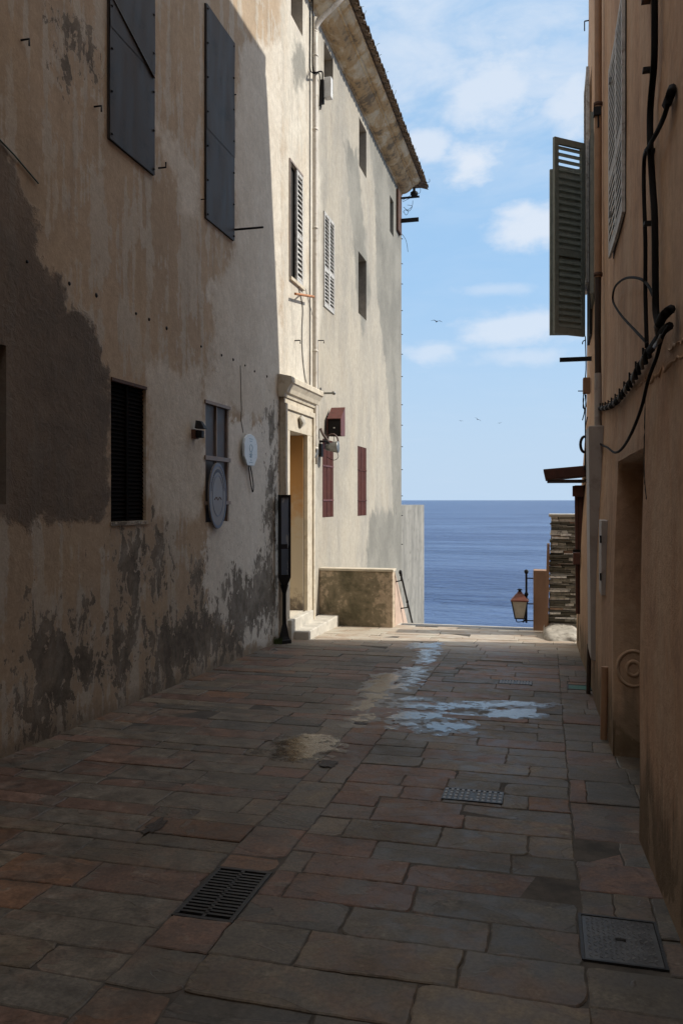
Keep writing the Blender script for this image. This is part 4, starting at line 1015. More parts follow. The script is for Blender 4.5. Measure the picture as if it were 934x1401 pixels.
for k, (w_, q) in enumerate(((.16, .06), (.10, .09), (.17, .26), (.12, .29), (.06, .33), (.14, .36))): mb.b(UL+.0605, UL+.0625, ym-w_/2*.8, ym+w_/2*.8, zt-q-.007, zt-q+.002)
for s_ in (-1, 1): mb.hexa([(UL+.0605, ym+s_*.05, zb_+.22), (UL+.0605, ym+s_*.042, zb_+.22), (UL+.0625, ym+s_*.042, zb_+.22), (UL+.0625, ym+s_*.05, zb_+.22), (UL+.0605, ym+s_*.006, zb_+.10), (UL+.0605, ym, zb_+.10), (UL+.0625, ym, zb_+.10), (UL+.0625, ym+s_*.006, zb_+.10)])
mb.build('print', lb_, wp)
mb = MB(); mb.tube(smooth_path([(UL+.03, ym-.01, zb_), (UL+.03, ym+.03, zb_-.12), (UL+.03, ym+.13, zb_-.33), (UL+.03, ym+.17, zb_-.27), (UL+.03, ym+.12, zb_-.12), (UL+.03, ym+.05, zb_)], 6), .007, 6); mb.build('cable', M['cable'], wp)
mb = MB(); mb.tube([L(333, 592, .006), L(330, 575, .006), L(330.5, 560, .006), L(329, 500, .006)], .004, 5); o = mb.build('wall_cable', M['cable_grey'], loc=L(333, 592)); tag(o, 'hair-thin cable rising from the white plaque', 'cable')
# small wall lamp left of the barred window
a = L(275, 594, .09); wl = thing('wall_lamp', (UL, a[1], a[2]), 'small black box floodlight left of the barred window', 'lamp')
mb = MB(); mb.box((UL+.08, a[1], a[2]), (.07, .07, .08)); mb.hexa([(UL+.04, a[1]-.06, a[2]+.06), (UL+.15, a[1]-.05, a[2]+.056), (UL+.15, a[1]+.05, a[2]+.056), (UL+.04, a[1]+.06, a[2]+.06), (UL+.04, a[1]-.03, a[2]+.15), (UL+.10, a[1]-.03, a[2]+.14), (UL+.10, a[1]+.03, a[2]+.14), (UL+.04, a[1]+.03, a[2]+.15)]); mb.build('housing', M['iron'], wl, bevel=.006)
mb = MB(); mb.b(UL+.001, UL+.045, a[1]-.05, a[1]+.05, a[2]-.05, a[2]+.05); mb.build('bracket', M['rust'], wl)

# iron pegs and rods in the left wall
def peg(px, py, l_, r, lab, hook=False, mk='iron', dy=0, dz=0):
    a = L(px, py); mb = MB(); pts = [(UL-.01, a[1], a[2]), (UL+l_, a[1]+dy, a[2]+dz)]
    if hook: pts.append((UL+l_, a[1]+dy, a[2]-.05 if hook == 1 else a[2]+.05))
    mb.tube(pts, r, 6); o = mb.build('wall_hook' if hook else 'iron_rod', M[mk], loc=a); tag(o, lab, 'hook' if hook else 'rod')
a = L(317, 314); peg(318, 314.5, .40, .013, 'long black iron rod sticking out by the farther metal sheet')
peg(129, 146, .07, .008, 'iron hook left of the nearer metal sheet', 1); peg(29, 55, .07, .008, 'iron hook high up at the left edge of the wall', 1)
peg(217, 230, .08, .009, 'bent iron hook just right of the nearer metal sheet', 2); peg(275, 273, .06, .007, 'iron peg at the left side of the farther metal sheet', 2)
peg(318, 130, .05, .007, 'tiny peg on the right edge of the farther metal sheet', 0)
peg(403, 466, .09, .009, 'small peg on the sunlit wall left of the drainpipe', 1); peg(435, 466, .10, .009, 'small hook on the sunlit wall just right of the drainpipe', 1)
mb = MB(); mb.tube([L(-20, 170, .012), L(20, 212, .012), L(53, 251, .012)], .006, 6); o = mb.build('wall_cable', simple('green_cable', (.03, .06, .04), .5), loc=L(20, 212)); tag(o, 'short green cable slanting down at the left edge', 'cable')
rnd = random.Random(4); ds_ = [(37, 358), (95, 388), (132, 404), (186, 429), (204, 437), (228, 449), (275, 474), (303, 486), (319, 492), (335, 500), (348, 508), (365, 515)]
for i, (px, py) in enumerate(ds_):
    a = L(px, py); mb = MB(); mb.lathe((UL+.001, a[1], a[2]), [(0, .010), (.012, .008), (.014+.004*(i % 3), 0)], 8, 'x'); o = mb.build('wall_plug', M['iron'], loc=a)
    tag(o, 'tiny dark plug in the row that slants across the left wall', 'plug', 'dark plugs in a slanting row on the left wall')
# wooden bar, bracket, cables near the drainpipe
a0, a1 = L(404, 402, .10), L(429, 406, .14); mb = MB(); mb.tube([a0, a1], .022, 6); mb.tube([L(411, 403, 0), L(411, 404, .12)], .012, 6); o = mb.build('rusty_bar', simple('orange_rust', (.38, .17, .08), .8, 0, .3, 20), loc=a0); tag(o, 'short orange rusty bar left of the drainpipe', 'bar')
mb = MB(); mb.tube(smooth_path([L(408, 392, .01), L(414, 420, .01), L(413, 450, .01), L(413.5, 480, .01), L(417, 515, .01), L(423, 534, .03)], 5), .008, 6); mb.tube(smooth_path([L(418, 395, .01), L(427, 430, .02), L(434, 458, .05), L(435, 520, .05), L(436, 600, .05)], 5), .005, 5)
o = mb.build('facade_cable', M['cable_grey'], loc=L(413, 450)); tag(o, 'loose grey cables hanging from the half-open window down to the doorway', 'cable')
br = thing('pipe_bracket', L(432, 538), 'grey steel arm bracket sticking out beside the drainpipe', 'bracket'); a = L(433, 538)
mb = MB(); mb.tube([(UL, a[1], a[2]), (UL+.30, a[1]-.02, a[2]-.01)], .017, 8); mb.lathe((UL+.30, a[1]-.02, a[2]-.01), [(0, -.03), (.03, -.025), (.03, .025), (0, .03)], 8, 'y'); mb.build('arm', M['steel'], br)
mb = MB(); mb.tube([(UL+.07, a[1], a[2]-.05), (UL+.07, a[1], a[2]+.09)], .018, 8); mb.build('clamp', M['steel'], br)
# cables and white box high up on the pipe
mb = MB(); q = L(428, 50, .05); mb.tube(smooth_path([L(427, -30, .05), L(427.5, 40, .05), L(427.5, 92, .05), L(431, 99, .14), L(440, 98, .16), L(441, 108, .06), L(438, 150, .02)], 5), .013, 6)
mb.tube(smooth_path([L(424.5, -30, .02), L(424.5, 40, .02), L(424, 90, .02), L(428, 100, .1), L(437, 102, .12), L(437.5, 130, .03), L(437, 145, .02)], 5), .009, 6)
o = mb.build('facade_cable', M['cable'], loc=q); tag(o, 'black cables running down beside the top of the drainpipe', 'cable')
a = L(438.5, 118); bxx = thing('junction_box', a, 'small white junction box high up right of the drainpipe', 'box'); mb = MB(); mb.b(UL+.06, UL+.19, a[1]-.02, a[1]+.10, a[2]-.21, a[2]+.14); mb.build('casing', M['white_paint'], bxx, bevel=.01); mb = MB(); mb.b(UL+.001, UL+.058, a[1]-.03, a[1]+.04, a[2]-.30, a[2]+.10); mb.build('back_plate', M['iron'], bxx)
# red hooded box
a = L(444, 572); rb0 = thing('speaker_box', a, 'faded red metal box open underneath, hung on the sunlit wall above the red shutter', 'box')
y0 = a[1]; y1 = y0+.62; zt = L(449, 547)[2]; zm = L(444, 572)[2]
W0 = .27; bx = MB()
# body slopes: the back top is higher and farther, opening looks down the lane
A = [(UL+.03, y0, zm-.33), (UL+.03+W0, y0, zm-.33), (UL+.03+W0, y0, zm), (UL+.03, y0, zm)]
zb2 = L(455, 588)[2]
th = .012
x0_, x1_ = UL+.04, UL+.04+.25; yb_ = y0+.30; zf0, zf1 = zm-.31, zm-.02; zk0, zk1 = zm-.30, zm+.20
mb = MB()
mb.hexa([(x0_, y0, zf1), (x1_, y0, zf1), (x1_, yb_, zk1), (x0_, yb_, zk1), (x0_, y0, zf1+th), (x1_, y0, zf1+th), (x1_, yb_, zk1+th), (x0_, yb_, zk1+th)])
for xx in (x0_, x1_-th): mb.hexa([(xx, y0, zf0), (xx+th, y0, zf0), (xx+th, yb_, zk0), (xx, yb_, zk0), (xx, y0, zf1-.001), (xx+th, y0, zf1-.001), (xx+th, yb_, zk1-.001), (xx, yb_, zk1-.001)])
mb.b(x0_+th, x1_-th, yb_-th, yb_, zk0, zk1-.002)
mb.build('casing', M['pinkbox'], rb0)
mb = MB(); mb.b(x0_+th, x1_-th, y0+.03, y0+.04, zf0+.005, zf1-.005); mb.build('grille', M['dark'], rb0)
mb = MB(); mb.box(((x0_+x1_)/2, y0+.025, zf0+.14), (.03, .012, .02)); mb.build('knob', M['white_paint'], rb0)
mb = MB(); mb.b(UL, x0_-.001, y0+.12, y0+.3, zm-.2, zm+.05); mb.build('bracket', M['iron'], rb0)
mb = MB(); mb.tube(smooth_path([(x0_+.12, y0+.02, zf0), (x0_+.14, y0+.02, zf0-.2), (x0_+.20, y0+.02, zf0-.36), (x0_+.12, y0+.02, zf0-.42), (x0_+.0, y0+.02, zf0-.37)], 5), .005, 5); mb.build('cable', M['cable'], rb0)
# floodlight + cable coil over the red shutter
a = L(437, 612); fl = thing('floodlight', a, 'grey floodlight with a coil of cable beside the end of the drainpipe', 'lamp')
mb = MB(); mb.lathe((UL+.22, a[1]+.02, a[2]+.0), [(0, -.12), (.05, -.11), (.075, -.03), (.10, .09), (.10, .10), (0, .085)], 14, 'x'); mb.build('head', M['steel'], fl)
mb = MB(); mb.tube([(UL, a[1], a[2]+.10), (UL+.12, a[1], a[2]+.10), (UL+.2, a[1]+.02, a[2]+.04)], .02, 8); mb.b(UL+.001, UL+.05, a[1]-.06, a[1]+.06, a[2]-.16, a[2]+.06); mb.build('bracket', M['iron'], fl)
mb = MB(); cy = []
for k in range(33):
    an = 2*math.pi*k/14; cy.append((UL+.20+.10*math.cos(an), a[1]+.10+.01*math.sin(k), a[2]+.10+.13*math.sin(an)))
mb.tube(cy, .014, 6); mb.tube(smooth_path([(UL+.02, a[1], a[2]+.32), (UL+.06, a[1], a[2]+.22), (UL+.14, a[1]+.05, a[2]+.10)], 4), .022, 7); mb.build('cable_coil', simple('brown_cable', (.10, .06, .045), .6), fl)
# things at the seaward eave corner
a = L(547, 270); ec = thing('eave_lamp', (UL+.33, VL1+.1, ZE+.03), 'round black lamp with loose wires under the seaward corner of the eave', 'lamp')
mb = MB(); mb.lathe((UL+.33, VL1+.06, ZE+.02), [(0, -.07), (.06, -.06), (.10, -.01), (.10, .05), (.04, .09), (.03, .18), (0, .18)], 14); mb.build('head', M['iron'], ec)
mb = MB()
for pts in ([(.02, .0, -.12), (.2, .0, -.03), (.3, .05, .08)], [(.03, 0, -.16), (.25, 0, -.07), (.35, .05, .02)], [(.35, 0, .0), (.48, 0, .03), (.5, 0, .15), (.42, .02, .25)], [(.05, 0, -.3), (.2, 0, -.42), (.28, 0, -.3), (.15, .02, -.25)], [(.05, 0, -.42), (.12, 0, -.52), (.18, 0, -.44), (.1, 0, -.38), (.04, 0, -.44)], [(.0, 0, -1.0), (.12, 0, -1.2), (.17, 0, -1.5)], [(.62, 0, .3), (.74, 0, .3), (.74, 0, .38)], [(.3, 0, -.15), (.27, 0, -.32), (.12, 0, -.4)]):
    mb.tube(smooth_path([(UL+p_[0], VL1+.03+p_[1], ZE+p_[2]) for p_ in pts], 5), .006, 5)
mb.build('wires', M['cable'], ec)
# weeds and wire bits along the gutter
random.seed(9); mb = MB(); y = 8.0
while y < VL1+.5:
    x = UL+.60+random.uniform(-.05, .05); l_ = random.uniform(.05, .16); mb.tube([(x, y, ZE+.42), (x+.03, y+random.uniform(-.04, .04), ZE+.42+l_*.6), (x+.05, y+random.uniform(-.06, .06), ZE+.42+l_)], .004, 4); y += random.uniform(.25, .9)
mb.build('gutter_weeds', M['plant'], bld)
# scattered spikes on the seaward corner edge
mb = MB()
for k in range(14):
    z_ = 8.6-k*.62+random.uniform(-.1, .1); mb.tube([(UL-.01, VL1-.02, z_), (UL+.03, VL1+.02, z_)], .012, 5)
mb.build('corner_stubs', M['iron'], bld)
# tuft at the post foot and parapet foot
def tuft(c, r, n, h, lab):
    rr = random.Random(int(c[0]*100)); mb = MB()
    for _ in range(n):
        a = rr.uniform(0, 6.28); q = rr.uniform(0, r); x = c[0]+q*math.cos(a); y = c[1]+q*math.sin(a)*.6; hh = h*rr.uniform(.4, 1); lx, ly = rr.uniform(-.02, .02), rr.uniform(-.02, .02); w = .005
        mb.add([(x-w, y, c[2]), (x+w, y, c[2]), (x+lx+w*.7, y+ly, c[2]+hh*.6), (x+lx-w*.7, y+ly, c[2]+hh*.6), (x+lx*2, y+ly*2, c[2]+hh)], [(0, 1, 2, 3), (3, 2, 4)])
    o = mb.build('weed_tuft', M['plant'], loc=c, recalc=False); tag(o, lab, 'plant')
tuft((UL+.05, sb[1]-.1, gz(sb[1])), .09, 60, .12, 'small green weed tuft at the wall foot behind the sign post')
tuft((UL+.12, PV-.06, gz(PV)), .10, 60, .16, 'weeds growing in the corner between parapet and facade')

# ------------------------------------------------------------------ right building
HR = 10.95
rbld = thing('ochre_building', (.5, 6, gz(6)), 'tall ochre rendered house closing the right side of the lane', 'house')
def ur(y, z):
    base = .53-.012*(y-3.3) if y > 3.3 else .53
    base = .53-.05*min(1, max(0, (y-3.3)/1.3))-.008*max(0, y-4.6)
    top = .53+.0035*max(0, y-4.6)
    f = min(1, max(0, (z-.6)/2.6)); f = f*f*(3-2*f)
    return base*(1-f)+top*f + .010*mnoise.noise(Vector((y*.7, z*.5, 4)))+.004*mnoise.noise(Vector((y*2.7, z*1.5, 9)))
def vend(z):   # battered seaward end
    ks = [(-2, 12.35), (4, 12.27), (6.94, 12.0), (8.3, 11.82), (9.8, 11.60), (HR, 11.40), (12.5, 11.2)]
    for (a, b_), (c, d) in zip(ks[:-1], ks[1:]):
        if z <= c: return b_+(d-b_)*(z-a)/(c-a)
    return ks[-1][1]
NI = (4.62, 6.30, gz(6.3)-.02, 1.93)      # the niche / doorway
rv, rf = [], []
wall_sheet(rv, rf, .5, [(*NI, .0)], -1.5, 11.0, -.9, HR, .07, 0, uf=ur, reveal=False, sgn=1)
# niche: rounded reveals down to a door plane
nb = len(rv); N1 = 10; dep = .62
ny0, ny1, nz0, nz1 = NI
path = [(ny1, nz0-.2)]+[(ny1, nz0+(nz1-.18-nz0)*k/6) for k in range(7)]
path += [(ny1-.18*(1-math.cos(R(a))), nz1-.18+.18*math.sin(R(a))) for a in (20, 45, 70, 90)]
path += [(ny0+.10, nz1), (ny0, nz1-.06), (ny0, nz0-.2)]
P = len(path); dl_ = [0, .02, .06, .15, .35, dep]; inn = [0, .012, .02, .022, .024, .026]
cy, cz = (ny0+ny1)/2, (nz0+nz1)/2
for d_, i_ in zip(dl_, inn):
    for (y, z) in path:
        yy = y-i_ if y > cy else y+i_; zz_ = z-i_ if z > cz else z
        rv.append((ur(y, z)+d_, yy, zz_))
for q in range(len(dl_)-1):
    for k in range(P-1):
        a = nb+q*P+k; rf.append((a, a+1, a+P+1, a+P))
# filler between the square hole corner and the rounded corner
b = len(rv); arc = [(ny1, nz1-.18)]+[(ny1-.18*(1-math.cos(R(a))), nz1-.18+.18*math.sin(R(a))) for a in (20, 45, 70, 90)]
rv += [(ur(ny1, nz1), ny1, nz1)]+[(ur(y, z), y, z) for y, z in arc]
rf += [(b, b+k+1, b+k+2) for k in range(len(arc)-1)]
b = len(rv); rv += [(ur(ny0, nz1), ny0, nz1), (ur(ny0, nz1-.06), ny0, nz1-.06), (ur(ny0+.1, nz1), ny0+.1, nz1)]; rf += [(b, b+1, b+2)]
# stretch from 11.0 to the battered end, end wall, back, top, and the part behind the camera
zs = np.arange(-.9, HR+.01, .12); b = len(rv); nzz = len(zs)
for j, z in enumerate(zs):
    e = vend(z)
    for q in (0, .25, .5, .75, 1): 
        y = 11.0+(e-11.0)*q; rv.append((ur(y, z), y, z))
    rv.append((8.0, e+.02, z))
for j in range(nzz-1):
    for q in range(5):
        a = b+j*6+q; rf.append((a, a+6, a+7, a+1))
b = len(rv)
rv += [(.53, -16, -.9), (.53, -1.5, -.9), (.53, -1.5, HR), (.53, -16, HR), (8, -16, -.9), (8, -16, HR), (8, 11.2, HR), (.56, 11.40, HR), (8, 12.3, -.9), (.4, 11.0, HR)]
rf += [(b, b+3, b+2, b+1), (b, b+4, b+5, b+3), (b+4, b+8, b+6, b+5), (b+3, b+5, b+6, b+7, b+2)]
me = bpy.data.meshes.new('wall'); org = origin(rbld); me.from_pydata([tuple(Vector(p)-org) for p in rv], [], rf)
bm = bmesh.new(); bm.from_mesh(me); bmesh.ops.remove_doubles(bm, verts=bm.verts, dist=.0005); bmesh.ops.recalc_face_normals(bm, faces=bm.faces); bm.to_mesh(me); bm.free()
for p_ in me.polygons: p_.use_smooth = True
me.materials.append(M['wallR']); o = bpy.data.objects.new('wall', me); COL.objects.link(o); o.parent = rbld
mb = MB(); mb.b(.45, 8, -16, 11.38, HR-.03, HR+.10); 
o = mb.build('roof', M['terracotta'], rbld)
mb = MB(); mb.b(.6+dep-.15, .64+dep-.15, ny0-.05, ny1+.05, nz0-.1, nz1+.05); d_ = mb.build('door', simple('brown_door', (.10, .065, .045), .6), rbld)
mb = MB()
for k in range(3): mb.b(.575+dep-.15, .598+dep-.15, ny0+.15, ny1-.15, nz0+.15+k*.68, nz0+.70+k*.68)
mb.build('door_panel', M['brown_wood'], d_)
# ring relief on the far jamb of the niche
mb = MB(); c_ = atv(866, 915, ny1-.028)
for (r, w_) in ((.112, .014), (.045, .016)):
    vs = []; n = 26
    mb.tube([(c_[0]+r*math.cos(2*math.pi*k/n), c_[1]+.011, c_[2]+r*1.15*math.sin(2*math.pi*k/n)) for k in range(n+1)], w_, 6, cap=False)
mb.build('ring_relief', M['wallR'], rbld)

def RW(px, py, d=0, it=12):
    """point on the right wall (its surface leans a little)"""
    u = .5; 
    for _ in range(it):
        q = onplane(px, py, u-d); u = ur(q[1], q[2])
    return Vector(onplane(px, py, u-d))
# house corner buildings: open green shutters
hy = atv(800, 300, 11.0); zt1 = atv(755, 193, 10.55)[2]; zb1 = atv(755, 459, 10.55)[2]
FL = True
def leaf(name_mat, pA, pB, z0, z1, lab, nsl=26, rail=.42):
    """leaf standing between plan points A (hinge) and B (free edge)"""
    A = Vector((pA[0], pA[1], 0)); B = Vector((pB[0], pB[1], 0)); d = B-A; o_ = Vector((-d.y, d.x, 0)).normalized()
    mb = MB(); louvre_leaf(mb, (A.x, A.y, z0), d, (0, 0, 1), o_, d.length, z1-z0, nsl, .06, .04, rail, flip=FL)
    o = mb.build('shutter', M[name_mat], rbld)
    if lab: o['label'] = lab
    return o
A_ = atv(797, 300, 10.75); B_ = atv(755.5, 300, 10.45)
leaf('green', (A_[0], 10.75), (B_[0], 10.45), zb1, zt1, 'grey-green louvred leaf standing open at right angles to the wall', 30)
A2 = atv(797, 300, 11.35); B2 = atv(751, 300, 11.25)
leaf('green', (A2[0], 11.35), (B2[0], 11.25), atv(751, 459, 11.25)[2], atv(751, 233, 11.25)[2], 'rear grey-green leaf of the open pair', 30)
w1 = RW(803, 300)
a = RW(803.5, 300); u_ = a[0]
ztL = atv(799, 162, 9.9)[2]; zbL = atv(799, 405, 9.9)[2]
leaf('green', (ur(9.95, 4)-.02, 10.6), (ur(9.9, 4)-.07, 9.75), zbL, ztL, 'grey-green leaf folded back flat against the wall', 34)
mb = MB(); mb.b(ur(11, 4)-.03, ur(11, 4)+.08, 10.6, 11.35, zb1, zt1+.05); mb.build('window', M['dark'], rbld)
# white-grey louvred pair ajar on the near wall
za, zb_ = RW(850, 18)[2], RW(850, 312)[2]; yA, yB = RW(850, 200, .03)[1], RW(833, 200, .03)[1]
u0 = ur((yA+yB)/2, 4); ym = (yA+yB)/2
mb = MB(); mb.b(u0-.004, u0+.08, yA, yB, zb_, za); wn = mb.build('window', M['dark'], rbld); wn['label'] = 'narrow dark window behind pale ajar louvres on the near wall'
for s_ in (0, 1):
    mb = MB(); h = (yB-yA)/2
    if s_ == 0: louvre_leaf(mb, (u0-.008, yA, zb_), (-.0, 1, 0), (0, 0, 1), (-1, 0, 0), h-.01, za-zb_, 24, .045, .022, .40, st=.030)
    else: louvre_leaf(mb, (u0-.008, yA+h, zb_-.0), (-.02, 1, 0), (0, 0, 1), (-1, 0, 0), h-.01, za-zb_-.02, 24, .045, .022, .40, st=.030)
    mb.build('shutter', M['louvre'], wn)
mb = MB()
for q in (.18, .86):
    z_ = zb_+(za-zb_)*q; mb.b(u0-.055, u0-.02, ym+.3, ym+.34, z_-.02, z_+.02)
mb.build('hinge_stay', M['steel'], wn)
# far pale louvre seen edge-on behind the ochre pipe
a = RW(808.5, 200); mb = MB(); louvre_leaf(mb, (a[0]-.03, a[1]-.1, RW(808, 385)[2]), (0, 1, 0), (0, 0, 1), (-1, 0, 0), .7, RW(808, 95)[2]-RW(808, 385)[2], 30, .05, .04); o = mb.build('shutter', M['louvre'], rbld); o['label'] = 'pale louvred leaf behind the ochre pipe'
# ochre downpipe, then dark lower run
pa = RW(817.5, 200, .05)
mb = MB(); zt, z1_ = HR-.3, RW(817, 385, .05)[2]; mb.tube([(pa[0], pa[1], zt), (pa[0], pa[1], z1_)], .036, 12); dpp = mb.build('drainpipe', M['tan_pipe'], rbld)
mb = MB()
for py_ in (147, 381): z_ = RW(817, py_, .05)[2]; mb.lathe((pa[0], pa[1], z_), [(.036, -.02), (.044, -.015), (.044, .015), (.036, .02)], 12)
mb.build('collar', M['rust'], dpp)
mb = MB(); z_ = RW(817, 158, .05)[2]; mb.box((pa[0]-.01, pa[1]-.02, z_), (.07, .07, .08)); mb.tube([(pa[0], pa[1]-.03, z_), (pa[0], pa[1]-.04, z_-.16)], .01, 5); o = mb.build('sensor_box', M['iron'], rbld)
mb = MB(); mb.tube([(pa[0], pa[1], z1_-.002), (pa[0]-.004, pa[1], RW(814, 470, .05)[2]), (pa[0], pa[1], RW(814, 522, .05)[2])], .032, 10); mb.build('drainpipe', M['brown_wood'], rbld)['label'] = 'dark brown lower run of the ochre pipe'
mb = MB(); mb.tube([(pa[0], pa[1], RW(814, 522, .05)[2]-.002), (pa[0], pa[1], RW(814, 600, .05)[2])], .036, 10); mb.build('drainpipe', M['duct'], rbld)['label'] = 'grey lowest run of the ochre pipe'
# grey boxed duct to the ground
d0 = RW(815, 700, 0); yD = 8.05
mb = MB(); zt = RW(815, 596, .0)[2]; u1_ = ur(yD, 0); xl = atv(804.5, 700, yD)[0]; zb_ = atv(806, 903, yD)[2]
mb.hexa([(xl+.02, yD, zb_), (u1_+.04, yD, zb_-.02), (u1_+.04, yD+.55, zb_-.0), (xl+.02, yD+.55, zb_+.02), (xl-.0, yD, zt), (u1_+.08, yD, zt), (u1_+.08, yD+.55, zt), (xl+.0, yD+.55, zt)])
mb.build('duct_cover', M['duct'], rbld, bevel=.008)
mb = MB(); a = RW(826, 712); xg = atv(822, 760, 7.0)[0]; mb.b(xg, ur(7.0, 1)+.02, 7.0, 7.32, atv(824, 815, 7.0)[2], atv(824, 712, 7.0)[2]); gm_ = mb.build('meter_box', M['duct'], rbld, bevel=.006)
mb = MB()
for q in (.25, .75): z_ = atv(824, 815, 7)[2]*(1-q)+atv(824, 712, 7)[2]*q; mb.b(xg-.012, xg-.001, 6.985, 7.01, z_-.03, z_+.03)
mb.build('hinge', M['iron'], gm_)
# stub pipes at the foot
mb = MB(); a = atv(825, 912, 6.75); b_ = atv(827, 1008, 6.75); mb.tube([(a[0]+.01, 6.75, a[2]), (b_[0]-.01, 6.75, gz(6.75)-.02)], .028, 10); mb.build('foot_pipe', M['tan_pipe'], rbld)
mb = MB(); mb.tube([(ur(8, 0)-.03, 8.6, .2), (ur(8, 0)-.04, 8.6, gz(8.6))], .022, 8); mb.build('foot_pipe', M['brown_wood'], rbld)
# seaward lower details: awning, open brown door leaf, planter box, bars
aw = thing('awning', (.3, 10.9, 1.9), 'small dark wooden awning sticking out from the house over the sea view', 'awning')
k0 = atv(742.5, 641, 10.9); k1 = atv(800, 636, 10.9)
mb = MB(); z0_, z1_ = atv(745, 654, 10.9)[2], atv(742, 642, 10.9)[2]; zr0, zr1 = atv(800, 652, 10.9)[2], atv(800, 636, 10.9)[2]
mb.hexa([(k0[0]+.03, 10.9, z0_-.02), (k1[0]+.1, 10.9, zr0+.02), (k1[0]+.1, 11.9, zr0+.02), (k0[0]+.03, 11.9, z0_-.02), (k0[0], 10.9, z1_), (k1[0]+.1, 10.9, zr1), (k1[0]+.1, 11.9, zr1), (k0[0], 11.9, z1_)])
mb.build('board_roof', simple('reddish_awning_wood', (.075, .03, .022), .7, 0, .3, 9), aw, bevel=.006)
mb = MB()
for k in range(5): y = 10.92+k*.2; mb.b(k0[0]+.05, k1[0]+.05, y, y+.06, z0_-.05, z0_-.021)
mb.build('rafters', M['brown_wood'], aw)
red2_ = simple('brown_red_paint', (.13, .058, .042), .6, 0, .2, 8)
a0 = atv(785, 700, 11.3); mb = MB(); mb.hexa([(atv(787, 840, 11.2)[0], 11.2, atv(787, 840, 11.2)[2]), (ur(11, 0)+.05, 11.2, atv(787, 840, 11.2)[2]), (ur(11, 0)+.05, 11.26, atv(787, 840, 11.2)[2]), (atv(787, 840, 11.2)[0], 11.26, atv(787, 840, 11.2)[2]),
    (atv(785.5, 664, 11.2)[0], 11.2, atv(785, 664, 11.2)[2]), (ur(11, 2)+.05, 11.2, atv(785, 664, 11.2)[2]), (ur(11, 2)+.05, 11.26, atv(785, 664, 11.2)[2]), (atv(785.5, 664, 11.2)[0], 11.26, atv(785, 664, 11.2)[2])]); dl2 = mb.build('door', red2_, rbld); dl2['label'] = 'brown-red plank door leaf standing open under the awning'
mb = MB(); c_ = atv(796, 715, 11.18)
for k in range(3): mb.b(c_[0]-.05+k*.05, c_[0]-.045+k*.05, 11.185, 11.199, -.2, 1.75)
mb.b(c_[0]-.12, ur(11, 1), 11.15, 11.184, .9, 1.0); mb.build('plank_seam', M['dark'], dl2)
c_ = atv(788, 764, 11.0); mb = MB(); mb.box((c_[0], 11.0, c_[2]), (.09, .12, .15)); o = mb.build('letter_box', red2_, loc=(c_[0], 11.0, c_[2]-.07), bevel=.005); tag(o, 'small brown-red box fixed to the open door leaf', 'box')
mb = MB(); c_ = atv(788, 672, 11.15); mb.box((c_[0]+.02, 11.15, c_[2]), (.14, .10, .14)); mb.build('door_head', red2_, dl2)
mb = MB(); a = atv(765, 492, 10.6); b_ = atv(803, 492, 10.6); mb.b(a[0], b_[0]+.05, 10.6, 10.65, a[2]-.025, a[2]+.025); o = mb.build('iron_rod', M['iron'], loc=(b_[0], 10.6, a[2])); tag(o, 'thick black iron bar sticking out below the green shutters', 'rod')
c_ = atv(799.5, 528, 10.9); bb = thing('meter_cabinet', (c_[0], 10.9, c_[2]), 'small brown box with dangling wires on the house corner', 'box')
mb = MB(); mb.box((c_[0]+.02, 10.9, c_[2]), (.09, .14, .20)); mb.build('casing', brn, bb, bevel=.01)
mb = MB()
for pts in ([(798, 536), (797, 550), (799, 562), (796, 575)], [(800, 460), (801, 500), (800, 517)], [(801, 540), (800, 570), (800, 600), (800, 640)], [(799, 536), (801, 556), (797, 558), (798, 545)], [(801, 465), (797, 467), (796, 471)], [(803, 570), (800, 586), (802, 594)], [(790, 535), (799, 535)]):
    mb.tube(smooth_path([atv(px, py, 10.88) for px, py in pts], 4), .007, 5)
mb.build('wires', M['cable'], bb)
mb = MB(); cx_ = atv(799, 608, 10.9); mb.tube([(cx_[0]+.05*math.cos(R(a_)), 10.9, cx_[2]+.10*math.sin(R(a_))) for a_ in range(60, 330, 20)], .018, 8); mb.tube([(cx_[0]+.02, 10.9, cx_[2]-.05), (cx_[0]+.02, 10.9, cx_[2]-.30)], .02, 7)
mb.box((cx_[0]+.03, 10.9, cx_[2]-.30), (.08, .08, .06)); o = mb.build('iron_hook', M['iron'], loc=cx_); tag(o, 'curled black iron hook just above the awning', 'hook')
mb = MB(); a = atv(799, 29, 10.5); b_ = atv(805, 28, 10.5); mb.tube([a, b_], .008, 6); mb.tube([a, (a[0], a[1], a[2]-.12)], .007, 6); o = mb.build('iron_hook', M['iron'], loc=b_); tag(o, 'thin hook high up on the house edge against the sky', 'hook')
# low plinth piece by the far corner
mb = MB(); a = atv(789, 870, 11.9); mb.prism([(a[0], gz(12)-.3), (ur(12, 0)+.1, gz(12)-.3), (ur(12, 0)+.1, .55), (a[0]+.04, .55)], 11.5, 12.33, 'y'); mb.build('plinth', M['wallR'], rbld)

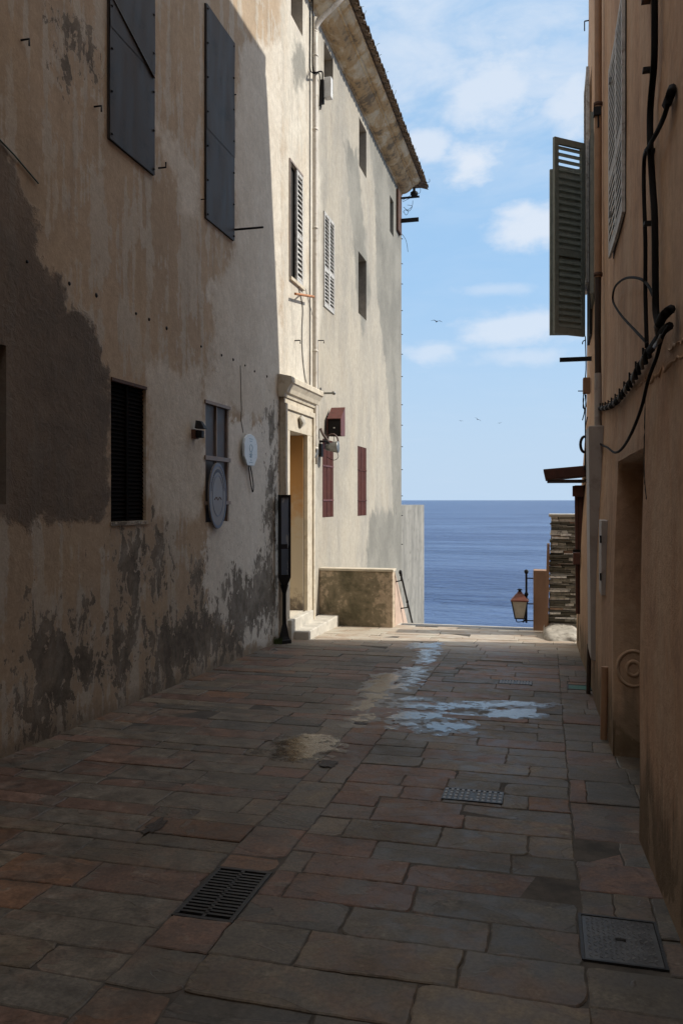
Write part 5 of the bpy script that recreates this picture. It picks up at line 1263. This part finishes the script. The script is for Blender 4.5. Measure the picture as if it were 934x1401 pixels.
# cables on the near right wall
def cable(pts, r, lab, mk='cable', k=6, n=7, name='wall_cable'):
    pw_ = [RW(px, py, d) for px, py, d in pts]; mb = MB(); mb.tube(smooth_path(pw_, k), r, n); o = mb.build(name, M[mk], loc=tuple(pw_[0])); tag(o, lab, 'cable'); return o
cable([(895, -60, .03), (895, 40, .03), (894, 90, .03), (889, 150, .03), (889, 200, .035), (892, 250, .03), (895, 300, .03), (896, 400, .03), (897, 430, .03), (903, 452, .03)], .0165, 'thickest black cable running straight down the near ochre wall')
cable([(917, 122, .02), (911, 150, .03), (901, 175, .035), (889, 197, .05), (881, 215, .03), (880, 260, .03), (882, 330, .03), (882, 400, .03), (884, 475, .03)], .011, 'black cable branching off and running down left of the thickest one')
cable([(919, 121, .012), (916, 130, .03), (911, 143, .02)], .020, 'swollen black cable end sealed where it enters the wall')
cable([(893, 405, .03), (884, 388, .03), (870, 380, .04), (852, 382, .04), (840, 394, .04), (838, 412, .04), (848, 430, .04), (868, 452, .04), (885, 470, .03)], .008, 'thin black cable making a wide open loop')
cable([(915, 445, .05), (905, 462, .06), (897, 490, .06), (886, 520, .06), (876, 560, .05), (862, 595, .05), (850, 614, .04), (840, 619, .04), (830, 612, .03), (820, 606, .02), (818, 590, .02), (817, 565, .02)], .0085, 'thin cable sagging below the twisted bundle')
# clips
for i, (px, py) in enumerate(((893, 95), (895, 207), (895, 305))):
    a = RW(px, py, .0); mb = MB(); mb.b(a.x-.052, a.x+.0, a.y-.022, a.y+.022, a.z-.008, a.z+.008); o = mb.build('cable_clip', M['iron'], loc=tuple(a)); tag(o, ['upper', 'middle', 'lower'][i]+' metal clip holding the thickest cable', 'clip', 'clips holding the thickest cable')
# twisted bundle with hooks
A0, B0 = RW(889, 479, .035), RW(818, 558, .03); nT = 150
tb = thing('twisted_cable', tuple(A0), 'grey twisted cable bundle strung along the near ochre wall', 'cable')
for si, ph in enumerate((0, math.pi*2/3, math.pi*4/3)):
    pts = []; mb = MB()
    for k in range(nT+1):
        q = k/nT; c_ = A0.lerp(B0, q)+Vector((0, 0, -.10*math.sin(math.pi*q))); an = ph+q*2*math.pi*9
        pts.append(c_+Vector((math.cos(an)*.013, 0, math.sin(an)*.013)))
    mb.tube(pts, .0105 if si == 0 else .012, 6); mb.build('strand', M['cable_grey' if si == 0 else 'cable'], tb)
for k in range(12):
    q = (k+.5)/12; c_ = A0.lerp(B0, q)+Vector((0, 0, -.10*math.sin(math.pi*q))); mb = MB()
    mb.tube([(ur(c_.y, c_.z)+.01, c_.y, c_.z+.035), (c_.x-.015, c_.y, c_.z+.04)], .004, 5); mb.tube([(c_.x-.015, c_.y, c_.z+.05), (c_.x-.015, c_.y, c_.z+.0)], .006, 5)
    o = mb.build('cable_hook', M['iron'], loc=tuple(c_)); tag(o, 'small iron hook carrying the twisted cable', 'hook', 'hooks carrying the twisted cable')
jc = RW(906, 450, .05); jx = thing('cable_joint', tuple(jc), 'black taped cable joint where all cables meet on the near wall', 'cable joint')
mb = MB(); mb.tube(smooth_path([RW(917, 423, .02), RW(912, 427, .05), RW(905, 435, .06), RW(900, 447, .06)], 4), [.02]*13, 8); mb.tube(smooth_path([RW(915, 446, .04), RW(907, 452, .05), RW(900, 462, .05), RW(888, 480, .04)], 4), .018, 8); mb.build('taped_sleeve', M['cable'], jx)
mb = MB(); mb.tube(smooth_path([RW(900, 440, .06), RW(898, 448, .07), RW(899, 458, .06)], 4), .012, 7); mb.tube(smooth_path([RW(905, 458, .06), RW(900, 468, .07), RW(895, 474, .05)], 4), .010, 7); mb.build('grey_sleeve', M['cable_grey'], jx)
# plaster ridges of an old patch line and the long dark crack
mb = MB(); rd = random.Random(2)
def ridge(pts, r):
    sp = smooth_path([RW(px, py, .0) for px, py in pts], 9); mb.tube([q+Vector((.0, rd.gauss(0, .006), rd.gauss(0, .008))) for q in sp], [abs(rd.gauss(r, r*.45))+.001 for _ in sp], 6)
ridge([(960, 470), (934, 488), (912, 500), (895, 517), (882, 524)], .006); ridge([(850, 558), (842, 552), (828, 562), (820, 566)], .004); ridge([(882, 516), (884, 520), (870, 530)], .005); ridge([(960, 455), (934, 466), (915, 478)], .005)
mb.build('plaster_ridge', M['wallR'], rbld)
cpts = smooth_path([RW(882, 530, -.0), RW(882, 560, 0), RW(881, 610, 0), RW(881, 650, 0), RW(884, 685, 0)], 8); mb = MB(); w = [.002]+[.013+.006*rd.random() for _ in range(len(cpts)-2)]+[.002]
mb.tube([q+Vector((.008, 0, 0)) for q in cpts], [x*.75 for x in w], 6); mb.build('crack', M['dark'], rbld)
mb = MB(); a = RW(884, -2, .02); mb.box(tuple(a), (.05, .06, .03)); o = mb.build('wall_clamp', M['rust'], loc=tuple(a)); tag(o, 'rusty clamp on the near wall at the top edge of the picture', 'clamp')

# house added out of view behind the camera, keeps sky off the near lane
mb = MB(); mb.b(UL-.5, 1.2, -12, -6.5, -1, 10.5); bh = thing('rear_blocker', (-1.5, -9, 0), 'unseen rendered house added behind the viewer to block the sky', 'house'); mb.build('wall', M['wallR'], bh)
mb = MB(); mb.add([(-4.6, -6.3, 10.5), (1.4, -6.3, 10.5), (1.4, -9.2, 11.9), (-4.6, -9.2, 11.9), (-4.6, -12.2, 10.5), (1.4, -12.2, 10.5)], [(0, 1, 2, 3), (3, 2, 5, 4), (0, 3, 4), (1, 5, 2)]); mb.build('roof', M['terracotta'], bh)
mb = MB()
for x_ in (-2.8, -.6): mb.b(x_, x_+.9, -6.49, -6.45, 3.4, 5.0)
mb.build('window', M['dark'], bh)

# gulls
def gull(loc, s, bank, lab):
    root = thing('bird', loc, lab, 'bird', 'distant birds in the sky'); return root
birds = [(597, 440, 95, 1.0, 'dark bird over the sea, highest and largest of the birds', .1), (653, 574, 120, .8, 'tiny bird low in the sky, middle of the low three', .5), (630, 576, 150, .7, 'tiny faint bird low in the sky, leftmost of the low three', .2), (683, 579, 150, .7, 'tiny faint bird low in the sky, rightmost of the low three', -.2)]
protob = None
for px, py, D, s_, lab, bank in birds:
    m = (px-467)/F; v_ = D; loc = atv(px, py, v_)
    if protob is None:
        mb = MB(); mb.tube([(0, -.28, 0), (0, -.18, .01), (0, 0, .02), (0, .2, .0), (0, .32, -.01)], [.02, .06, .08, .05, .02], 8)
        for s in (-1, 1): mb.hexa([(s*.03, -.1, 0), (s*.03, .1, 0), (s*.32, .08, .13), (s*.32, -.10, .13), (s*.03, -.1, .03), (s*.03, .1, .03), (s*.32, .08, .15), (s*.32, -.10, .15)]); mb.hexa([(s*.32, -.10, .13), (s*.32, .08, .13), (s*.68, .12, .05), (s*.68, .06, .05), (s*.32, -.10, .15), (s*.32, .08, .15), (s*.68, .12, .06), (s*.68, .06, .06)])
        o = mb.build('bird', simple('dark_plumage', (.06, .06, .065), .7)); protob = o
    else: o = protob.copy(); COL.objects.link(o)
    o.location = loc; o.scale = (s_, s_, s_); o.rotation_euler = (0, bank, R(20)); tag(o, lab, 'bird', 'distant birds over the sea')
